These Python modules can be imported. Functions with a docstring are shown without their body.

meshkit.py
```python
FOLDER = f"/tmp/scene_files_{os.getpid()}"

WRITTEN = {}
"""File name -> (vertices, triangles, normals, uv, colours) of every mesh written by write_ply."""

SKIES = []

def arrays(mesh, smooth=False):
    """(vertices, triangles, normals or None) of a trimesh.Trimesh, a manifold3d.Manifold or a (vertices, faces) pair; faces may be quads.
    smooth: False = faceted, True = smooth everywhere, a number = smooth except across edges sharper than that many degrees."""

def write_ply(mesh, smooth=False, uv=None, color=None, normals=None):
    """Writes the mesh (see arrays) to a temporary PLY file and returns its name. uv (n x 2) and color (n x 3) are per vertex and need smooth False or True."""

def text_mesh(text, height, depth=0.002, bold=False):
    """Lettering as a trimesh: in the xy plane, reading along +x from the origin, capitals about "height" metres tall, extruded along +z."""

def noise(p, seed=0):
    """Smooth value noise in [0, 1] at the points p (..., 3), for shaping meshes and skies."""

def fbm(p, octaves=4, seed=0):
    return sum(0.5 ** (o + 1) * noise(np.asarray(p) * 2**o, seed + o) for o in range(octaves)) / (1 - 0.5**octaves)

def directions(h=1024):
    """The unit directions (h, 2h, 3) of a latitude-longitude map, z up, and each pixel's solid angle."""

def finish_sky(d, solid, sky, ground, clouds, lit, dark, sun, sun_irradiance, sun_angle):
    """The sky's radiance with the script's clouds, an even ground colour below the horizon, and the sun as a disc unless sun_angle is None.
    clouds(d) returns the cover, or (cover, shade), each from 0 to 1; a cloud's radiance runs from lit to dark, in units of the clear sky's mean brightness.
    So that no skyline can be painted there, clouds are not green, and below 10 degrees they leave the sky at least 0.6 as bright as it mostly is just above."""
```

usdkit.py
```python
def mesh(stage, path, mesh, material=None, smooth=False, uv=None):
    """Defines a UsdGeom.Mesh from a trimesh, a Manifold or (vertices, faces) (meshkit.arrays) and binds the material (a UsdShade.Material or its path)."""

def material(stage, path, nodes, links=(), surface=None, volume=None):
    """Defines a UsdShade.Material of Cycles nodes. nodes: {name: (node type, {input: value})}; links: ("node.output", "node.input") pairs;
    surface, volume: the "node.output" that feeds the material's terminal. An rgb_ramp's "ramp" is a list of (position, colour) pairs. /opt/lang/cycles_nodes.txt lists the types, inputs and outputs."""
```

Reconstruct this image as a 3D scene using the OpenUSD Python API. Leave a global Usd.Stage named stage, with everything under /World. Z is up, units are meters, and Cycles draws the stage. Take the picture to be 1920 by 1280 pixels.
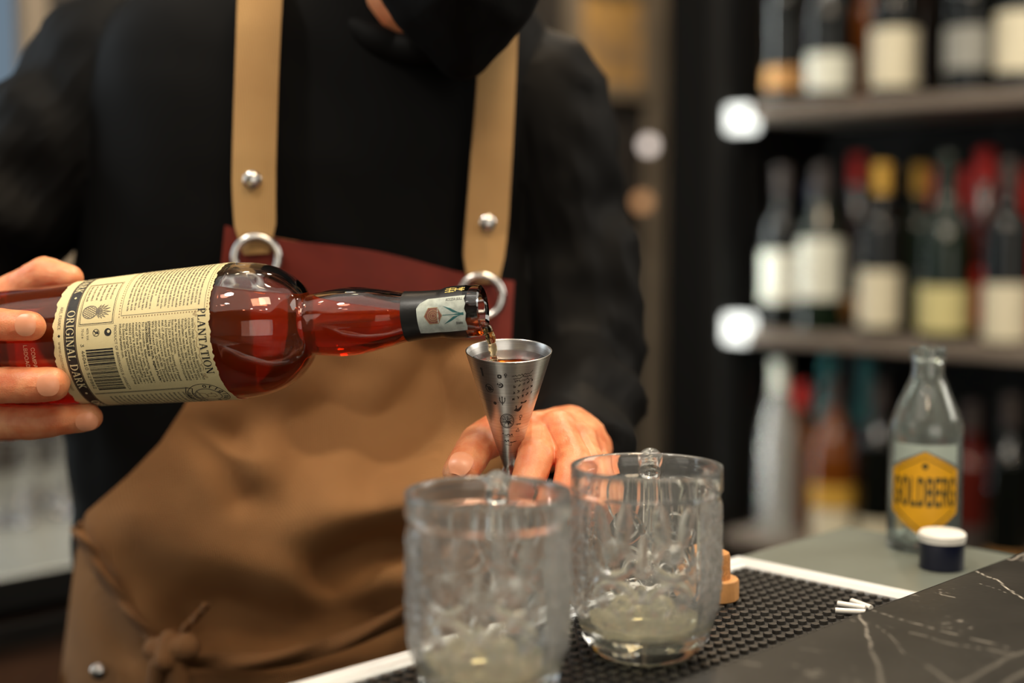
import math, random, numpy as np, trimesh, usdkit, meshkit
import manifold3d as m3
from shapely import affinity
from shapely.geometry import Polygon, LineString, Point, box as sbox
from shapely.ops import unary_union
from pxr import Usd, UsdGeom, UsdLux, UsdShade, Gf, Sdf, Vt

random.seed(5)
rng = np.random.default_rng(5)
PI = math.pi
stage = Usd.Stage.CreateInMemory()
UsdGeom.SetStageUpAxis(stage, UsdGeom.Tokens.z)
UsdGeom.SetStageMetersPerUnit(stage, 1.0)
UsdGeom.Xform.Define(stage, '/World')
UsdGeom.Scope.Define(stage, '/World/Looks')

# ------------------------------------------------------------------ camera
# world: x runs along the bar, y from the guests' side to the bartender's, z up; the camera looks 45 degrees across the bar
H, PITCH, TH, FP = 1.294, math.radians(5), math.radians(44.7), 50 / 36 * 1920
EYE = np.array([0, 0, H])
FH = np.array([math.cos(TH), math.sin(TH), 0]); RT = np.array([math.sin(TH), -math.cos(TH), 0]); UP = np.array([0, 0, 1.0])
FW = FH * math.cos(PITCH) - UP * math.sin(PITCH); CU = FH * math.sin(PITCH) + UP * math.cos(PITCH)
MATZ = 1.05                                        # top of the bar mat

def at(px, py, d):
    return EYE + d * (FW + (px - 960) / FP * RT + (640 - py) / FP * CU)

def on_plane(px, py, z):
    v = FW + (px - 960) / FP * RT + (640 - py) / FP * CU
    return EYE + v * ((z - H) / v[2])

def loc(X, Y, z):                                  # metres right of, ahead of the camera, and height
    return RT * X + FH * Y + UP * z

def mat4(x, y, z, o):
    return Gf.Matrix4d(*[float(a) for r in ((*x, 0), (*y, 0), (*z, 0), (*o, 1)) for a in r])

cam = UsdGeom.Camera.Define(stage, '/World/camera')
cam.AddTransformOp().Set(mat4(RT, CU, -FW, EYE))
cam.CreateHorizontalApertureAttr(36.0); cam.CreateVerticalApertureAttr(24.0)
cam.CreateFocalLengthAttr(50.0); cam.CreateFStopAttr(2.2); cam.CreateFocusDistanceAttr(0.862)
cam.CreateClippingRangeAttr(Gf.Vec2f(0.05, 100))
cam.CreateExposureAttr(0.0)

# ------------------------------------------------------------------ lights of the room
def place_light(l, pos, target, intensity, color):
    z = np.asarray(pos, float) - np.asarray(target, float); z /= np.linalg.norm(z)
    x = np.cross([0, 0, 1.0], z); n = np.linalg.norm(x); x = x / n if n > 1e-6 else np.array([1.0, 0, 0])
    l.AddTransformOp().Set(mat4(x, np.cross(z, x), z, pos))
    l.CreateIntensityAttr(float(intensity)); l.CreateColorAttr(Gf.Vec3f(*color))

def rect_light(name, pos, target, w, h, intensity, color):
    l = UsdLux.RectLight.Define(stage, '/World/' + name)
    l.CreateWidthAttr(w); l.CreateHeightAttr(h); place_light(l, pos, target, intensity, color)

def disk_light(name, pos, target, r, intensity, color):
    l = UsdLux.DiskLight.Define(stage, '/World/' + name)
    l.CreateRadiusAttr(r); place_light(l, pos, target, intensity, color)

WARM, NEUT, COOL = (1.0, 0.76, 0.5), (1.0, 0.93, 0.82), (0.75, 0.9, 1.0)
# ceiling lamps over the guests' side, over the bar and over the back bar; daylight from the shopfront behind the camera
rect_light('lamp_key', loc(0.35, 0.15, 2.4), loc(-0.08, 0.98, 1.15), 0.45, 0.35, 19, WARM)
disk_light('lamp_bar', loc(0.25, 0.98, 2.55), loc(0.02, 0.9, 1.1), 0.11, 120, WARM)
disk_light('lamp_bar_far', loc(-0.75, 0.35, 2.6), loc(-0.3, 0.95, 1.2), 0.09, 110, NEUT)
disk_light('lamp_shelves', loc(0.1, 1.75, 2.6), loc(0.55, 2.1, 1.3), 0.10, 70, NEUT)
rect_light('lamp_shopfront', loc(0.9, -2.0, 1.6), loc(0.0, 0.9, 1.15), 2.2, 1.5, 1.7, NEUT)
disk_light('lamp_picture', (2.25, 1.55, 2.5), (2.33, 2.0, 1.6), 0.06, 560, WARM)
rect_light('lamp_right', loc(1.6, 1.35, 1.95), loc(0.05, 1.05, 1.2), 0.9, 0.9, 5.0, NEUT)
rect_light('lamp_ceiling_panel', loc(-0.2, 0.3, 2.74), loc(-0.2, 0.301, 0), 3.2, 2.6, 0.95, NEUT)
rect_light('lamp_side', loc(-1.7, 0.1, 1.7), loc(0.0, 0.8, 1.1), 0.8, 1.0, 1.3, NEUT)

for k, (x_, y_, r_) in enumerate(((-1.1, 1.0, .06), (-1.0, -0.3, .06), (-0.45, 1.75, .06), (0.6, 1.5, .06), (1.1, 0.55, .06), (0.9, -0.7, .06), (-0.1, -0.9, .06), (1.5, 1.6, .06))):
    disk_light(f'lamp_downlight_{k + 1}', loc(x_, y_, 2.7), loc(x_, y_ + .001, 0), r_, 48, NEUT if k % 2 else WARM)

# ------------------------------------------------------------------ helpers
used = {}
def numbered(parent, name):
    k = used.get((parent, name), 0); used[(parent, name)] = k + 1
    return name if k == 0 else f'{name}_{k:03d}'

def setcd(prim, **kw):
    for k, v in kw.items():
        if v: prim.SetCustomDataByKey(k, v)

def path_of(p):
    return '/World' if p is None else str((p.GetPrim() if hasattr(p, 'GetPrim') else p).GetPath())

def obj(name, mesh, mat, parent=None, smooth=35, label=None, cat=None, group=None, kind=None, uv=None):
    base = path_of(parent)
    m = usdkit.mesh(stage, f'{base}/{numbered(base, name)}', mesh, mat, smooth=smooth, uv=uv)
    setcd(m.GetPrim(), label=label, category=cat, group=group, kind=kind)
    return m.GetPrim()

def thing(name, label, cat, pos=(0, 0, 0), group=None, m4=None, kind=None):
    x = UsdGeom.Xform.Define(stage, '/World/' + numbered('/World', name))
    x.AddTransformOp().Set(m4 if m4 is not None else Gf.Matrix4d().SetTranslate(Gf.Vec3d(*[float(a) for a in pos])))
    setcd(x.GetPrim(), label=label, category=cat, group=group, kind=kind)
    return x.GetPrim()

def dup(src, label, pos, group=None, rotz=0.0):
    x = UsdGeom.Xform.Define(stage, '/World/' + numbered('/World', src.GetName()))
    m = Gf.Matrix4d().SetRotate(Gf.Rotation(Gf.Vec3d(0, 0, 1), rotz)); m.SetTranslateOnly(Gf.Vec3d(*[float(a) for a in pos]))
    x.AddTransformOp().Set(m)
    p = x.GetPrim(); was = src.GetCustomData()
    p.GetReferences().AddInternalReference(src.GetPath()); p.SetInstanceable(True)
    setcd(p, label=label, category=was['category'], group=group or was.get('group'))
    return p

def lin(*c):
    return tuple(((x / 255) / 12.92 if x / 255 <= 0.04045 else ((x / 255 + 0.055) / 1.055) ** 2.4) for x in c)

def pbr(name, col, rough=0.5, metal=0.0, var=None, bump=None, col2=None, **kw):
    """principled; var = (scale, amount) colour noise towards col2 (or darker), bump = (scale, distance)"""
    nodes = {'p': ('principled_bsdf', dict(base_color=col, roughness=rough, metallic=metal, **kw))}
    links = []
    if var or bump:
        nodes['tc'] = ('texture_coordinate', {})
    if var:
        nodes['n'] = ('noise_texture', {'scale': var[0], 'detail': 4.0})
        nodes['r'] = ('rgb_ramp', {'ramp': [(0.3, col2 or tuple(c * (1 - var[1]) for c in col)), (0.7, col)]})
        links += [('tc.object', 'n.vector'), ('n.fac', 'r.fac'), ('r.color', 'p.base_color')]
    if bump:
        nodes['bn'] = ('noise_texture', {'scale': bump[0], 'detail': 3.0})
        nodes['b'] = ('bump', {'distance': bump[1], 'strength': 1.0})
        links += [('tc.object', 'bn.vector'), ('bn.fac', 'b.height'), ('b.normal', 'p.normal')]
    return usdkit.material(stage, '/World/Looks/' + name, nodes, links, surface='p.BSDF')

def glassmat(name, col=(1, 1, 1), ior=1.5, rough=0.0, absorb=None):
    nodes = {'p': ('principled_bsdf', dict(base_color=col, roughness=rough, transmission_weight=1.0, ior=ior))}
    vol = None
    if absorb:
        d = max(absorb); nodes['v'] = ('absorption_volume', {'color': tuple(1 - a / d for a in absorb), 'density': float(d)}); vol = 'v.volume'
    return usdkit.material(stage, '/World/Looks/' + name, nodes, [], surface='p.BSDF', volume=vol)

def box(x0, x1, y0, y1, z0, z1, bevel=0.0):
    b = trimesh.creation.box((x1 - x0, y1 - y0, z1 - z0)); b.apply_translation(((x0 + x1) / 2, (y0 + y1) / 2, (z0 + z1) / 2))
    if bevel:
        pts = []
        for dx, dy, dz in ((bevel, bevel, 0), (bevel, 0, bevel), (0, bevel, bevel)):
            c = trimesh.creation.box((x1 - x0 - 2 * dx, y1 - y0 - 2 * dy, z1 - z0 - 2 * dz)); c.apply_translation(((x0 + x1) / 2, (y0 + y1) / 2, (z0 + z1) / 2)); pts.append(c.vertices)
        b = trimesh.convex.convex_hull(np.vstack(pts))
    return b

def lathe(profile, n=48):
    m = trimesh.creation.revolve(np.asarray(profile, float), sections=n)
    m.merge_vertices(); m.fix_normals()
    return m

def spline(pts, n):
    """Catmull-Rom through the points"""
    p = np.asarray(pts, float); k = len(p)
    q = np.vstack([2 * p[0] - p[1], p, 2 * p[-1] - p[-2]])
    t = np.linspace(0, k - 1, n); i = np.minimum(t.astype(int), k - 2); f = (t - i)[:, None]
    a, b, c, d = q[i], q[i + 1], q[i + 2], q[i + 3]
    return 0.5 * (2 * b + (c - a) * f + (2 * a - 5 * b + 4 * c - d) * f**2 + (3 * b - a - 3 * c + d) * f**3)

def tube(pts, radii, sides=12, closed=False):
    p = np.asarray(pts, float); n = len(p); r = np.broadcast_to(radii, (n,))
    t = np.gradient(p, axis=0) if not closed else np.roll(p, -1, 0) - np.roll(p, 1, 0)
    t /= np.linalg.norm(t, axis=1, keepdims=True)
    a = np.cross(t[0], [0.3, 0.2, 0.93]); a /= np.linalg.norm(a); V = []
    for k in range(n):
        a = a - t[k] * (a @ t[k]); a /= np.linalg.norm(a); b = np.cross(t[k], a)
        ang = np.arange(sides) * 2 * PI / sides
        V.append(p[k] + r[k] * (np.cos(ang)[:, None] * a + np.sin(ang)[:, None] * b))
    V = np.vstack(V); F = []
    for k in range(n if closed else n - 1):
        for s in range(sides):
            i, j = k * sides + s, k * sides + (s + 1) % sides; i2, j2 = ((k + 1) % n) * sides + s, ((k + 1) % n) * sides + (s + 1) % sides
            F += [(i, j, j2), (i, j2, i2)]
    if not closed:
        V = np.vstack([V, p[0], p[-1]]); c0, c1 = len(V) - 2, len(V) - 1
        for s in range(sides):
            F += [(c0, (s + 1) % sides, s), (c1, (n - 1) * sides + s, (n - 1) * sides + (s + 1) % sides)]
    return trimesh.Trimesh(V, F, process=False)

def sheet(P, thick, N=None):
    """a grid of points (rows, cols, 3) as a closed sheet with thickness along -normal"""
    r, c = P.shape[:2]
    if N is None:
        du, dv = np.gradient(P, axis=1), np.gradient(P, axis=0); N = np.cross(du, dv); N /= np.linalg.norm(N, axis=2, keepdims=True) + 1e-12
    V = np.vstack([P.reshape(-1, 3), (P - N * thick).reshape(-1, 3)]); n = r * c; F = []
    idx = np.arange(n).reshape(r, c)
    a, b, d, e = idx[:-1, :-1].ravel(), idx[:-1, 1:].ravel(), idx[1:, 1:].ravel(), idx[1:, :-1].ravel()
    F.append(np.stack([a, b, d], 1)); F.append(np.stack([a, d, e], 1)); F.append(np.stack([a, d, b], 1) + n); F.append(np.stack([a, e, d], 1) + n)
    ring = np.concatenate([idx[0, :], idx[1:, -1], idx[-1, -2::-1], idx[-2:0:-1, 0]]); nx = np.roll(ring, -1)
    F.append(np.stack([ring, ring + n, nx + n], 1)); F.append(np.stack([ring, nx + n, nx], 1))
    return trimesh.Trimesh(V, np.vstack(F), process=False)

def to_man(t):
    t = t.copy(); t.merge_vertices(); 
    return m3.Manifold(m3.Mesh(np.asarray(t.vertices, np.float32), np.asarray(t.faces, np.uint32)))

def from_man(m):
    q = m.to_mesh(); t = trimesh.Trimesh(q.vert_properties[:, :3], q.tri_verts, process=False); t.merge_vertices(); return t

def ball(p, r, seg=18):
    return m3.Manifold.sphere(float(r), seg).translate([float(a) for a in p])

def chain(pts, radii, seg=18):
    out = []
    for k in range(len(pts) - 1):
        out.append(m3.Manifold.batch_hull([ball(pts[k], radii[k], seg), ball(pts[k + 1], radii[k + 1], seg)]))
    return out

def hull(balls, seg=18):
    return m3.Manifold.batch_hull([ball(p, r, seg) for p, r in balls])

def union(ms):
    return m3.Manifold.batch_boolean(ms, m3.OpType.Add)

def smoothed(m, length, it=12):
    t = from_man(m.refine_to_length(length)); trimesh.smoothing.filter_taubin(t, iterations=it); return t

def extrude(shape, depth):
    gs = [g for g in getattr(shape, 'geoms', [shape]) if g.area > 1e-14 and g.geom_type == 'Polygon']
    return trimesh.util.concatenate([trimesh.creation.extrude_polygon(g, depth, engine='earcut') for g in gs])

def wrap(mesh, R, u0=0.0, size=None):
    """flat print (x right, y up, z out) laid round an upright cylinder of radius R(y); u0: where x=0 lies, as an angle; angle 0 is +x"""
    if size: mesh = mesh.subdivide_to_size(size, max_iter=12)
    v = np.array(mesh.vertices); r0 = np.array([R(y) for y in v[:, 1]]) if callable(R) else np.full(len(v), R)
    ang = u0 + v[:, 0] / r0; r = r0 + v[:, 2]
    return trimesh.Trimesh(np.stack([r * np.cos(ang), r * np.sin(ang), v[:, 1]], 1), mesh.faces, process=False)

# ------------------------------------------------------------------ materials
M = {}
M['floor'] = pbr('floor_wood', (0.05, 0.035, 0.025), 0.5, var=(6, 0.4))
M['wall'] = pbr('wall_paint', (0.035, 0.03, 0.026), 0.8, var=(3, 0.2))
M['pale_wall'] = pbr('pale_wall_paint', (0.34, 0.32, 0.29), 0.8, var=(3, 0.1))
M['ceiling'] = pbr('ceiling_paint', (0.35, 0.33, 0.30), 0.8, var=(2, 0.1))
M['black'] = pbr('black_paint', (0.0045, 0.0045, 0.0042), 0.6, bump=(60, 0.0005), specular_ior_level=0.2)
M['worktop'] = pbr('grey_worktop', (0.135, 0.155, 0.135), 0.38, var=(30, 0.08), bump=(400, 0.00004))
M['tray'] = pbr('tray_profile', (0.74, 0.77, 0.78), 0.3, metal=0.15, bump=(300, 0.00003))
M['rubber'] = pbr('mat_rubber', (0.0045, 0.0045, 0.0045), 0.5, bump=(500, 0.0001))
M['nub'] = pbr('mat_nub', (0.030, 0.028, 0.025), 0.38, var=(300, 0.3))
M['wood'] = pbr('stopper_wood', lin(205, 150, 92), 0.55, var=(90, 0.3), bump=(300, 0.0001))
M['cork'] = pbr('stopper_cork', lin(200, 140, 80), 0.75, var=(500, 0.35), bump=(700, 0.0003))
M['white'] = pbr('white_plastic', (0.8, 0.79, 0.75), 0.35, var=(20, 0.03))
M['navy'] = pbr('navy_enamel', (0.005, 0.007, 0.025), 0.25, var=(40, 0.2))
M['steel'] = pbr('steel', (0.62, 0.6, 0.57), 0.22, 1.0, bump=(200, 0.00003))
M['shelf'] = pbr('shelf_steel', (0.21, 0.172, 0.138), 0.45, 0.0, var=(8, 0.15), specular_ior_level=0.3)
M['end_cap'] = pbr('shelf_end', (0.85, 0.84, 0.8), 0.4, var=(10, 0.05))
M['glass'] = glassmat('clear_glass')
M['cut_glass'] = usdkit.material(stage, '/World/Looks/cut_glass', {'p': ('principled_bsdf', dict(base_color=(0.97, 0.98, 0.96), roughness=0.01, transmission_weight=0.948, ior=1.5))}, [], surface='p.BSDF')
M['pale_glass'] = usdkit.material(stage, '/World/Looks/pale_green_glass', {'p': ('principled_bsdf', dict(base_color=(0.88, 0.95, 0.92), roughness=0.0, transmission_weight=0.95, ior=1.5))}, [], surface='p.BSDF')
M['rum'] = usdkit.material(stage, '/World/Looks/rum', {'p': ('principled_bsdf', dict(base_color=(1.0, 0.19, 0.028), roughness=0.0, transmission_weight=0.90, ior=1.36, specular_ior_level=0.5)),
                           'v': ('absorption_volume', {'color': (1 - 3 / 95, 1 - 42 / 95, 0), 'density': 95.0})}, [], surface='p.BSDF', volume='v.volume')
M['rum_thin'] = glassmat('rum_thin', ior=1.36, absorb=(10, 50, 150))
M['juice'] = usdkit.material(stage, '/World/Looks/lemon_juice', {'p': ('principled_bsdf', dict(base_color=(0.97, 0.95, 0.74), roughness=0.02, transmission_weight=0.88, ior=1.34))}, [], surface='p.BSDF')
M['paper'] = pbr('label_paper', lin(226, 210, 158), 0.62, var=(18, 0.12), bump=(350, 0.00008))
M['paper_back'] = pbr('back_label_paper', lin(228, 205, 160), 0.62, var=(18, 0.1))
M['ink'] = pbr('label_ink', (0.022, 0.02, 0.017), 0.6, var=(400, 0.5))
M['ink_soft'] = pbr('label_ink_soft', (0.20, 0.17, 0.12), 0.6, var=(400, 0.4))
M['ink_cream'] = pbr('cream_print', lin(226, 212, 165), 0.6, var=(300, 0.15))
M['ink_brown'] = pbr('brown_print', (0.35, 0.24, 0.12), 0.6, var=(300, 0.2))
M['capsule'] = pbr('neck_capsule', (0.006, 0.006, 0.006), 0.36, bump=(300, 0.0001))
M['gold_print'] = pbr('gold_print', lin(225, 205, 120), 0.4, 0.3, var=(300, 0.2))
M['stamp'] = pbr('tax_stamp_paper', lin(188, 198, 190), 0.6, var=(250, 0.35))
M['stamp_brown'] = pbr('stamp_brown', lin(140, 88, 74), 0.6, var=(900, 0.45))
M['stamp_teal'] = pbr('stamp_teal', lin(38, 98, 100), 0.6, var=(500, 0.2))
M['jig_ink'] = pbr('etched_ink', (0.012, 0.011, 0.01), 0.5, var=(300, 0.2))
M['shirt'] = pbr('black_cotton', (0.0026, 0.0025, 0.0024), 0.62, bump=(700, 0.0002), var=(5, 0.15), specular_ior_level=0.10)
M['mask'] = pbr('black_mask', (0.004, 0.004, 0.004), 0.85, bump=(600, 0.0003), var=(5, 0.1), specular_ior_level=0.1)
M['trousers'] = pbr('dark_denim', (0.012, 0.012, 0.014), 0.85, bump=(500, 0.0003), var=(30, 0.2))
M['shoe'] = pbr('shoe_leather', (0.01, 0.009, 0.008), 0.4, var=(30, 0.2))
M['hair'] = pbr('hair', (0.01, 0.007, 0.005), 0.5, bump=(250, 0.002), var=(80, 0.4))
M['eye_white'] = pbr('eye_white', (0.7, 0.68, 0.64), 0.25, var=(40, 0.05))
M['iris'] = pbr('iris', (0.04, 0.02, 0.01), 0.2, var=(300, 0.3))
M['nail'] = pbr('fingernail', lin(222, 152, 116), 0.34, var=(120, 0.08))
M['skin'] = pbr('skin', lin(228, 160, 116), 0.42, var=(70, 0.25), col2=lin(206, 114, 72), bump=(900, 0.00022), subsurface_weight=0.25, subsurface_scale=0.004, subsurface_radius=(1.0, 0.3, 0.15))
M['leather'] = pbr('red_leather', lin(104, 32, 20), 0.55, var=(40, 0.25), bump=(350, 0.0002), specular_ior_level=0.25)

def canvas(name, col, dark):
    n = {'tc': ('texture_coordinate', {}), 'w1': ('wave_texture', {'scale': 260.0, 'bands_direction': 'z', 'distortion': 1.0}),
         'w2': ('wave_texture', {'scale': 260.0, 'bands_direction': 'x', 'distortion': 1.0}), 'a': ('math', {'math_type': 'add'}),
         'n': ('noise_texture', {'scale': 9.0, 'detail': 5.0}), 'r': ('rgb_ramp', {'ramp': [(0.3, dark), (0.65, col)]}),
         'b': ('bump', {'distance': 0.0003}), 'p': ('principled_bsdf', {'roughness': 0.8})}
    return usdkit.material(stage, '/World/Looks/' + name, n, [('tc.object', 'w1.vector'), ('tc.object', 'w2.vector'), ('w1.fac', 'a.value1'), ('w2.fac', 'a.value2'), ('a.value', 'b.height'),
                           ('b.normal', 'p.normal'), ('tc.object', 'n.vector'), ('n.fac', 'r.fac'), ('r.color', 'p.base_color')], surface='p.BSDF')
M['canvas'] = canvas('apron_canvas', lin(168, 121, 73), lin(148, 103, 59))
M['webbing'] = canvas('strap_webbing', lin(190, 152, 98), lin(172, 132, 82))
M['tie'] = canvas('tie_tape', lin(150, 106, 64), lin(130, 90, 52))

# brushed steel of the jigger
M['brushed'] = usdkit.material(stage, '/World/Looks/brushed_steel', {
    'tc': ('texture_coordinate', {}), 'm': ('mapping', {'scale': (3.0, 3.0, 900.0)}), 'n': ('noise_texture', {'scale': 1.0, 'detail': 3.0}),
    'mr': ('map_range', {'to_min': 0.24, 'to_max': 0.38}), 'b': ('bump', {'distance': 0.00002}),
    'p': ('principled_bsdf', {'base_color': (0.56, 0.545, 0.52), 'metallic': 1.0, 'roughness': 0.3})},
    [('tc.object', 'm.vector'), ('m.vector', 'n.vector'), ('n.fac', 'mr.value'), ('mr.result', 'p.roughness'), ('n.fac', 'b.height'), ('b.normal', 'p.normal')], surface='p.BSDF')
# veined black marble: the veins are a mesh attribute
M['marble'] = usdkit.material(stage, '/World/Looks/black_marble', {
    'at': ('attribute', {'attribute': 'vein'}), 'tc': ('texture_coordinate', {}), 'n': ('noise_texture', {'scale': 14.0, 'detail': 6.0}), 'n2': ('noise_texture', {'scale': 160.0, 'detail': 4.0}),
    'r': ('rgb_ramp', {'ramp': [(0.3, (0.008, 0.008, 0.0072)), (0.75, (0.022, 0.021, 0.0185))]}), 'mx': ('mix_color', {'b': (0.5, 0.47, 0.41)}),
    'bn': ('noise_texture', {'scale': 220.0, 'detail': 2.0}), 'b': ('bump', {'distance': 0.0001}),
    'p': ('principled_bsdf', {'roughness': 0.42, 'specular_ior_level': 0.24})},
    [('tc.object', 'n.vector'), ('tc.object', 'bn.vector'), ('n.fac', 'r.fac'), ('r.color', 'mx.a'), ('at.fac', 'mx.fac'), ('mx.result', 'p.base_color'), ('bn.fac', 'b.height'), ('b.normal', 'p.normal')], surface='p.BSDF')

def emit(name, col, s):
    return usdkit.material(stage, '/World/Looks/' + name, {'n': ('noise_texture', {'scale': 5.0}), 'r': ('rgb_ramp', {'ramp': [(0.2, tuple(c * 0.8 for c in col)), (0.8, col)]}), 'e': ('emission', {'strength': s})},
                           [('n.fac', 'r.fac'), ('r.color', 'e.color')], surface='e.emission')
M['lamp_glow'] = emit('lamp_glow', (1.0, 0.8, 0.62), 5.0)
M['window_glow'] = emit('window_glow', (0.55, 0.75, 0.95), 0.30)
M['end_glow'] = emit('shelf_end_light', (0.95, 0.97, 0.9), 2.5)
M['led_glow'] = emit('led_glow', (0.93, 1.0, 0.97), 80.0)

# ------------------------------------------------------------------ the room
XW, YW = 3.3, 2.05                                  # the wall at the bar's far end, the wall behind the bartender
obj('floor', box(-2.6, XW + 0.1, -3.0, YW + 0.1, -0.05, 0), M['floor'], kind='structure', label='dark wooden floor of the bar room')
obj('ceiling', box(-2.6, XW + 0.1, -3.0, YW + 0.1, 2.8, 2.85), M['ceiling'], kind='structure', label='dark ceiling of the bar room')
M['beige'] = pbr('beige_frame', (0.30, 0.24, 0.17), 0.5, var=(10, 0.15))
M['window_bright'] = emit('window_bright', (0.62, 0.76, 1.0), 0.9)
M['daylight'] = emit('daylight_pane', (0.82, 0.93, 1.0), 3.0)
WINS = (('window_1', 0.50, 1.068, 0.97, 2.05, 'window_glow', 'dim frosted window behind the bartender\'s shoulder'), ('window_3', 1.07, 1.36, 0.97, 1.46, 'window_bright', 'low bright frosted window behind the bartender\'s arm'), ('window_2', -0.75, 0.32, 0.97, 2.40, 'daylight', 'tall bright daylit window left of the bartender'))
wb = m3.Manifold.cube((XW + 0.1 + 2.6, 0.1, 2.8)).translate((-2.6, YW, 0))
for _, x0, x1, z0, z1, _, _ in WINS: wb = wb - m3.Manifold.cube((x1 - x0, 0.3, z1 - z0)).translate((x0, YW - 0.1, z0))
obj('wall_back', from_man(wb), M['wall'], smooth=False, kind='structure', label='dark wall behind the bartender')
obj('wall_right', box(XW, XW + 0.1, -3.0, YW, 0, 2.8), M['wall'], kind='structure', label='dark wall at the far end of the bar')
obj('wall_front', box(-2.6, XW, -3.0, -2.9, 0, 2.8), M['pale_wall'], kind='structure', label='pale wall behind the guests')
obj('wall_left', box(-2.6, -2.5, -2.9, YW, 0, 2.8), M['pale_wall'], kind='structure', label='pale wall at the near end of the bar')
for nm, x0, x1, z0, z1, mt, lb in WINS:
    w = thing(nm, lb, None, (0, 0, 0), kind='structure')
    obj('frosted_pane', box(x0 + 0.03, x1 - 0.03, YW + 0.03, YW + 0.04, z0 + 0.03, z1 - 0.03), M[mt], w)
    fr = m3.Manifold.cube((x1 - x0, 0.06, z1 - z0)).translate((x0, YW, z0)) - m3.Manifold.cube((x1 - x0 - 0.08, 0.3, z1 - z0 - 0.08)).translate((x0 + 0.04, YW - 0.1, z0 + 0.04))
    obj('window_frame', from_man(fr), M['beige'], w, smooth=False)

# ------------------------------------------------------------------ the bar: worktop, tray with rubber mat, marble counter
EDGE, MARB = 0.5917, 0.4168                         # the bartender's edge of the tray, the marble's edge
XT = 0.829                                          # far end of the tray
t = thing('bar_worktop', 'smooth grey-green worktop on the bartender\'s side, behind the marble', 'worktop', (0, 0, 0))
obj('worktop_slab', box(-1.2, 0.995, 0.30, 0.605, MATZ - 0.035, MATZ - 0.004, 0.003), M['worktop'], t)
obj('cabinet', box(-1.18, 0.97, 0.32, 0.585, 0.10, MATZ - 0.035, 0.004), M['black'], t)
obj('plinth', box(-1.15, 0.95, 0.34, 0.54, 0.0, 0.10), M['black'], t)

FWID = 0.018
t = thing('mat_tray', 'long white metal tray frame around the black rubber bar mat', 'tray', (0, 0, MATZ - 0.004))
def profile_bar(p0, p1, outward):
    """the tray's border: a flat bar with a groove along it, swept from p0 to p1, its outer edge on that line"""
    prof = np.array([(0, 0), (0, .0040), (.0015, .0058), (.0065, .0058), (.0075, .0046), (.0088, .0046), (.0098, .0056), (.0165, .0056), (.018, .004), (.018, 0)])
    p0, p1, o = np.array(p0), np.array(p1), np.array(outward); V = []
    d = (p1 - p0) / np.linalg.norm(p1 - p0)
    for p, s in ((p0, 1), (p1, -1)):
        for a, z in prof:
            q = p - o * a + d * a * s; V.append((q[0], q[1], z))
    n = len(prof); F = []
    for k in range(n):
        j = (k + 1) % n; F += [(k, j, n + j), (k, n + j, n + k)]
    for k in range(1, n - 1):
        F += [(0, k, k + 1), (n, n + k + 1, n + k)]
    m = trimesh.Trimesh(V, F, process=False); m.fix_normals(); return m
C0, C1, C2, C3 = (0.05, EDGE), (XT, EDGE), (XT, 0.385), (0.05, 0.385)
for a, b, o in ((C0, C1, (0, 1)), (C1, C2, (1, 0)), (C2, C3, (0, -1)), (C3, C0, (-1, 0))):
    obj('border', profile_bar(a, b, o), M['tray'], t, smooth=20)
bx = thing('bar_mat', 'black rubber bar mat covered with small round nubs under the glass mugs', 'bar mat', (0, 0, MATZ - 0.004))
obj('mat_base', box(0.05 + FWID, XT - FWID, 0.385 + FWID, EDGE - FWID, 0.0004, 0.0022), M['rubber'], bx)
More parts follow.
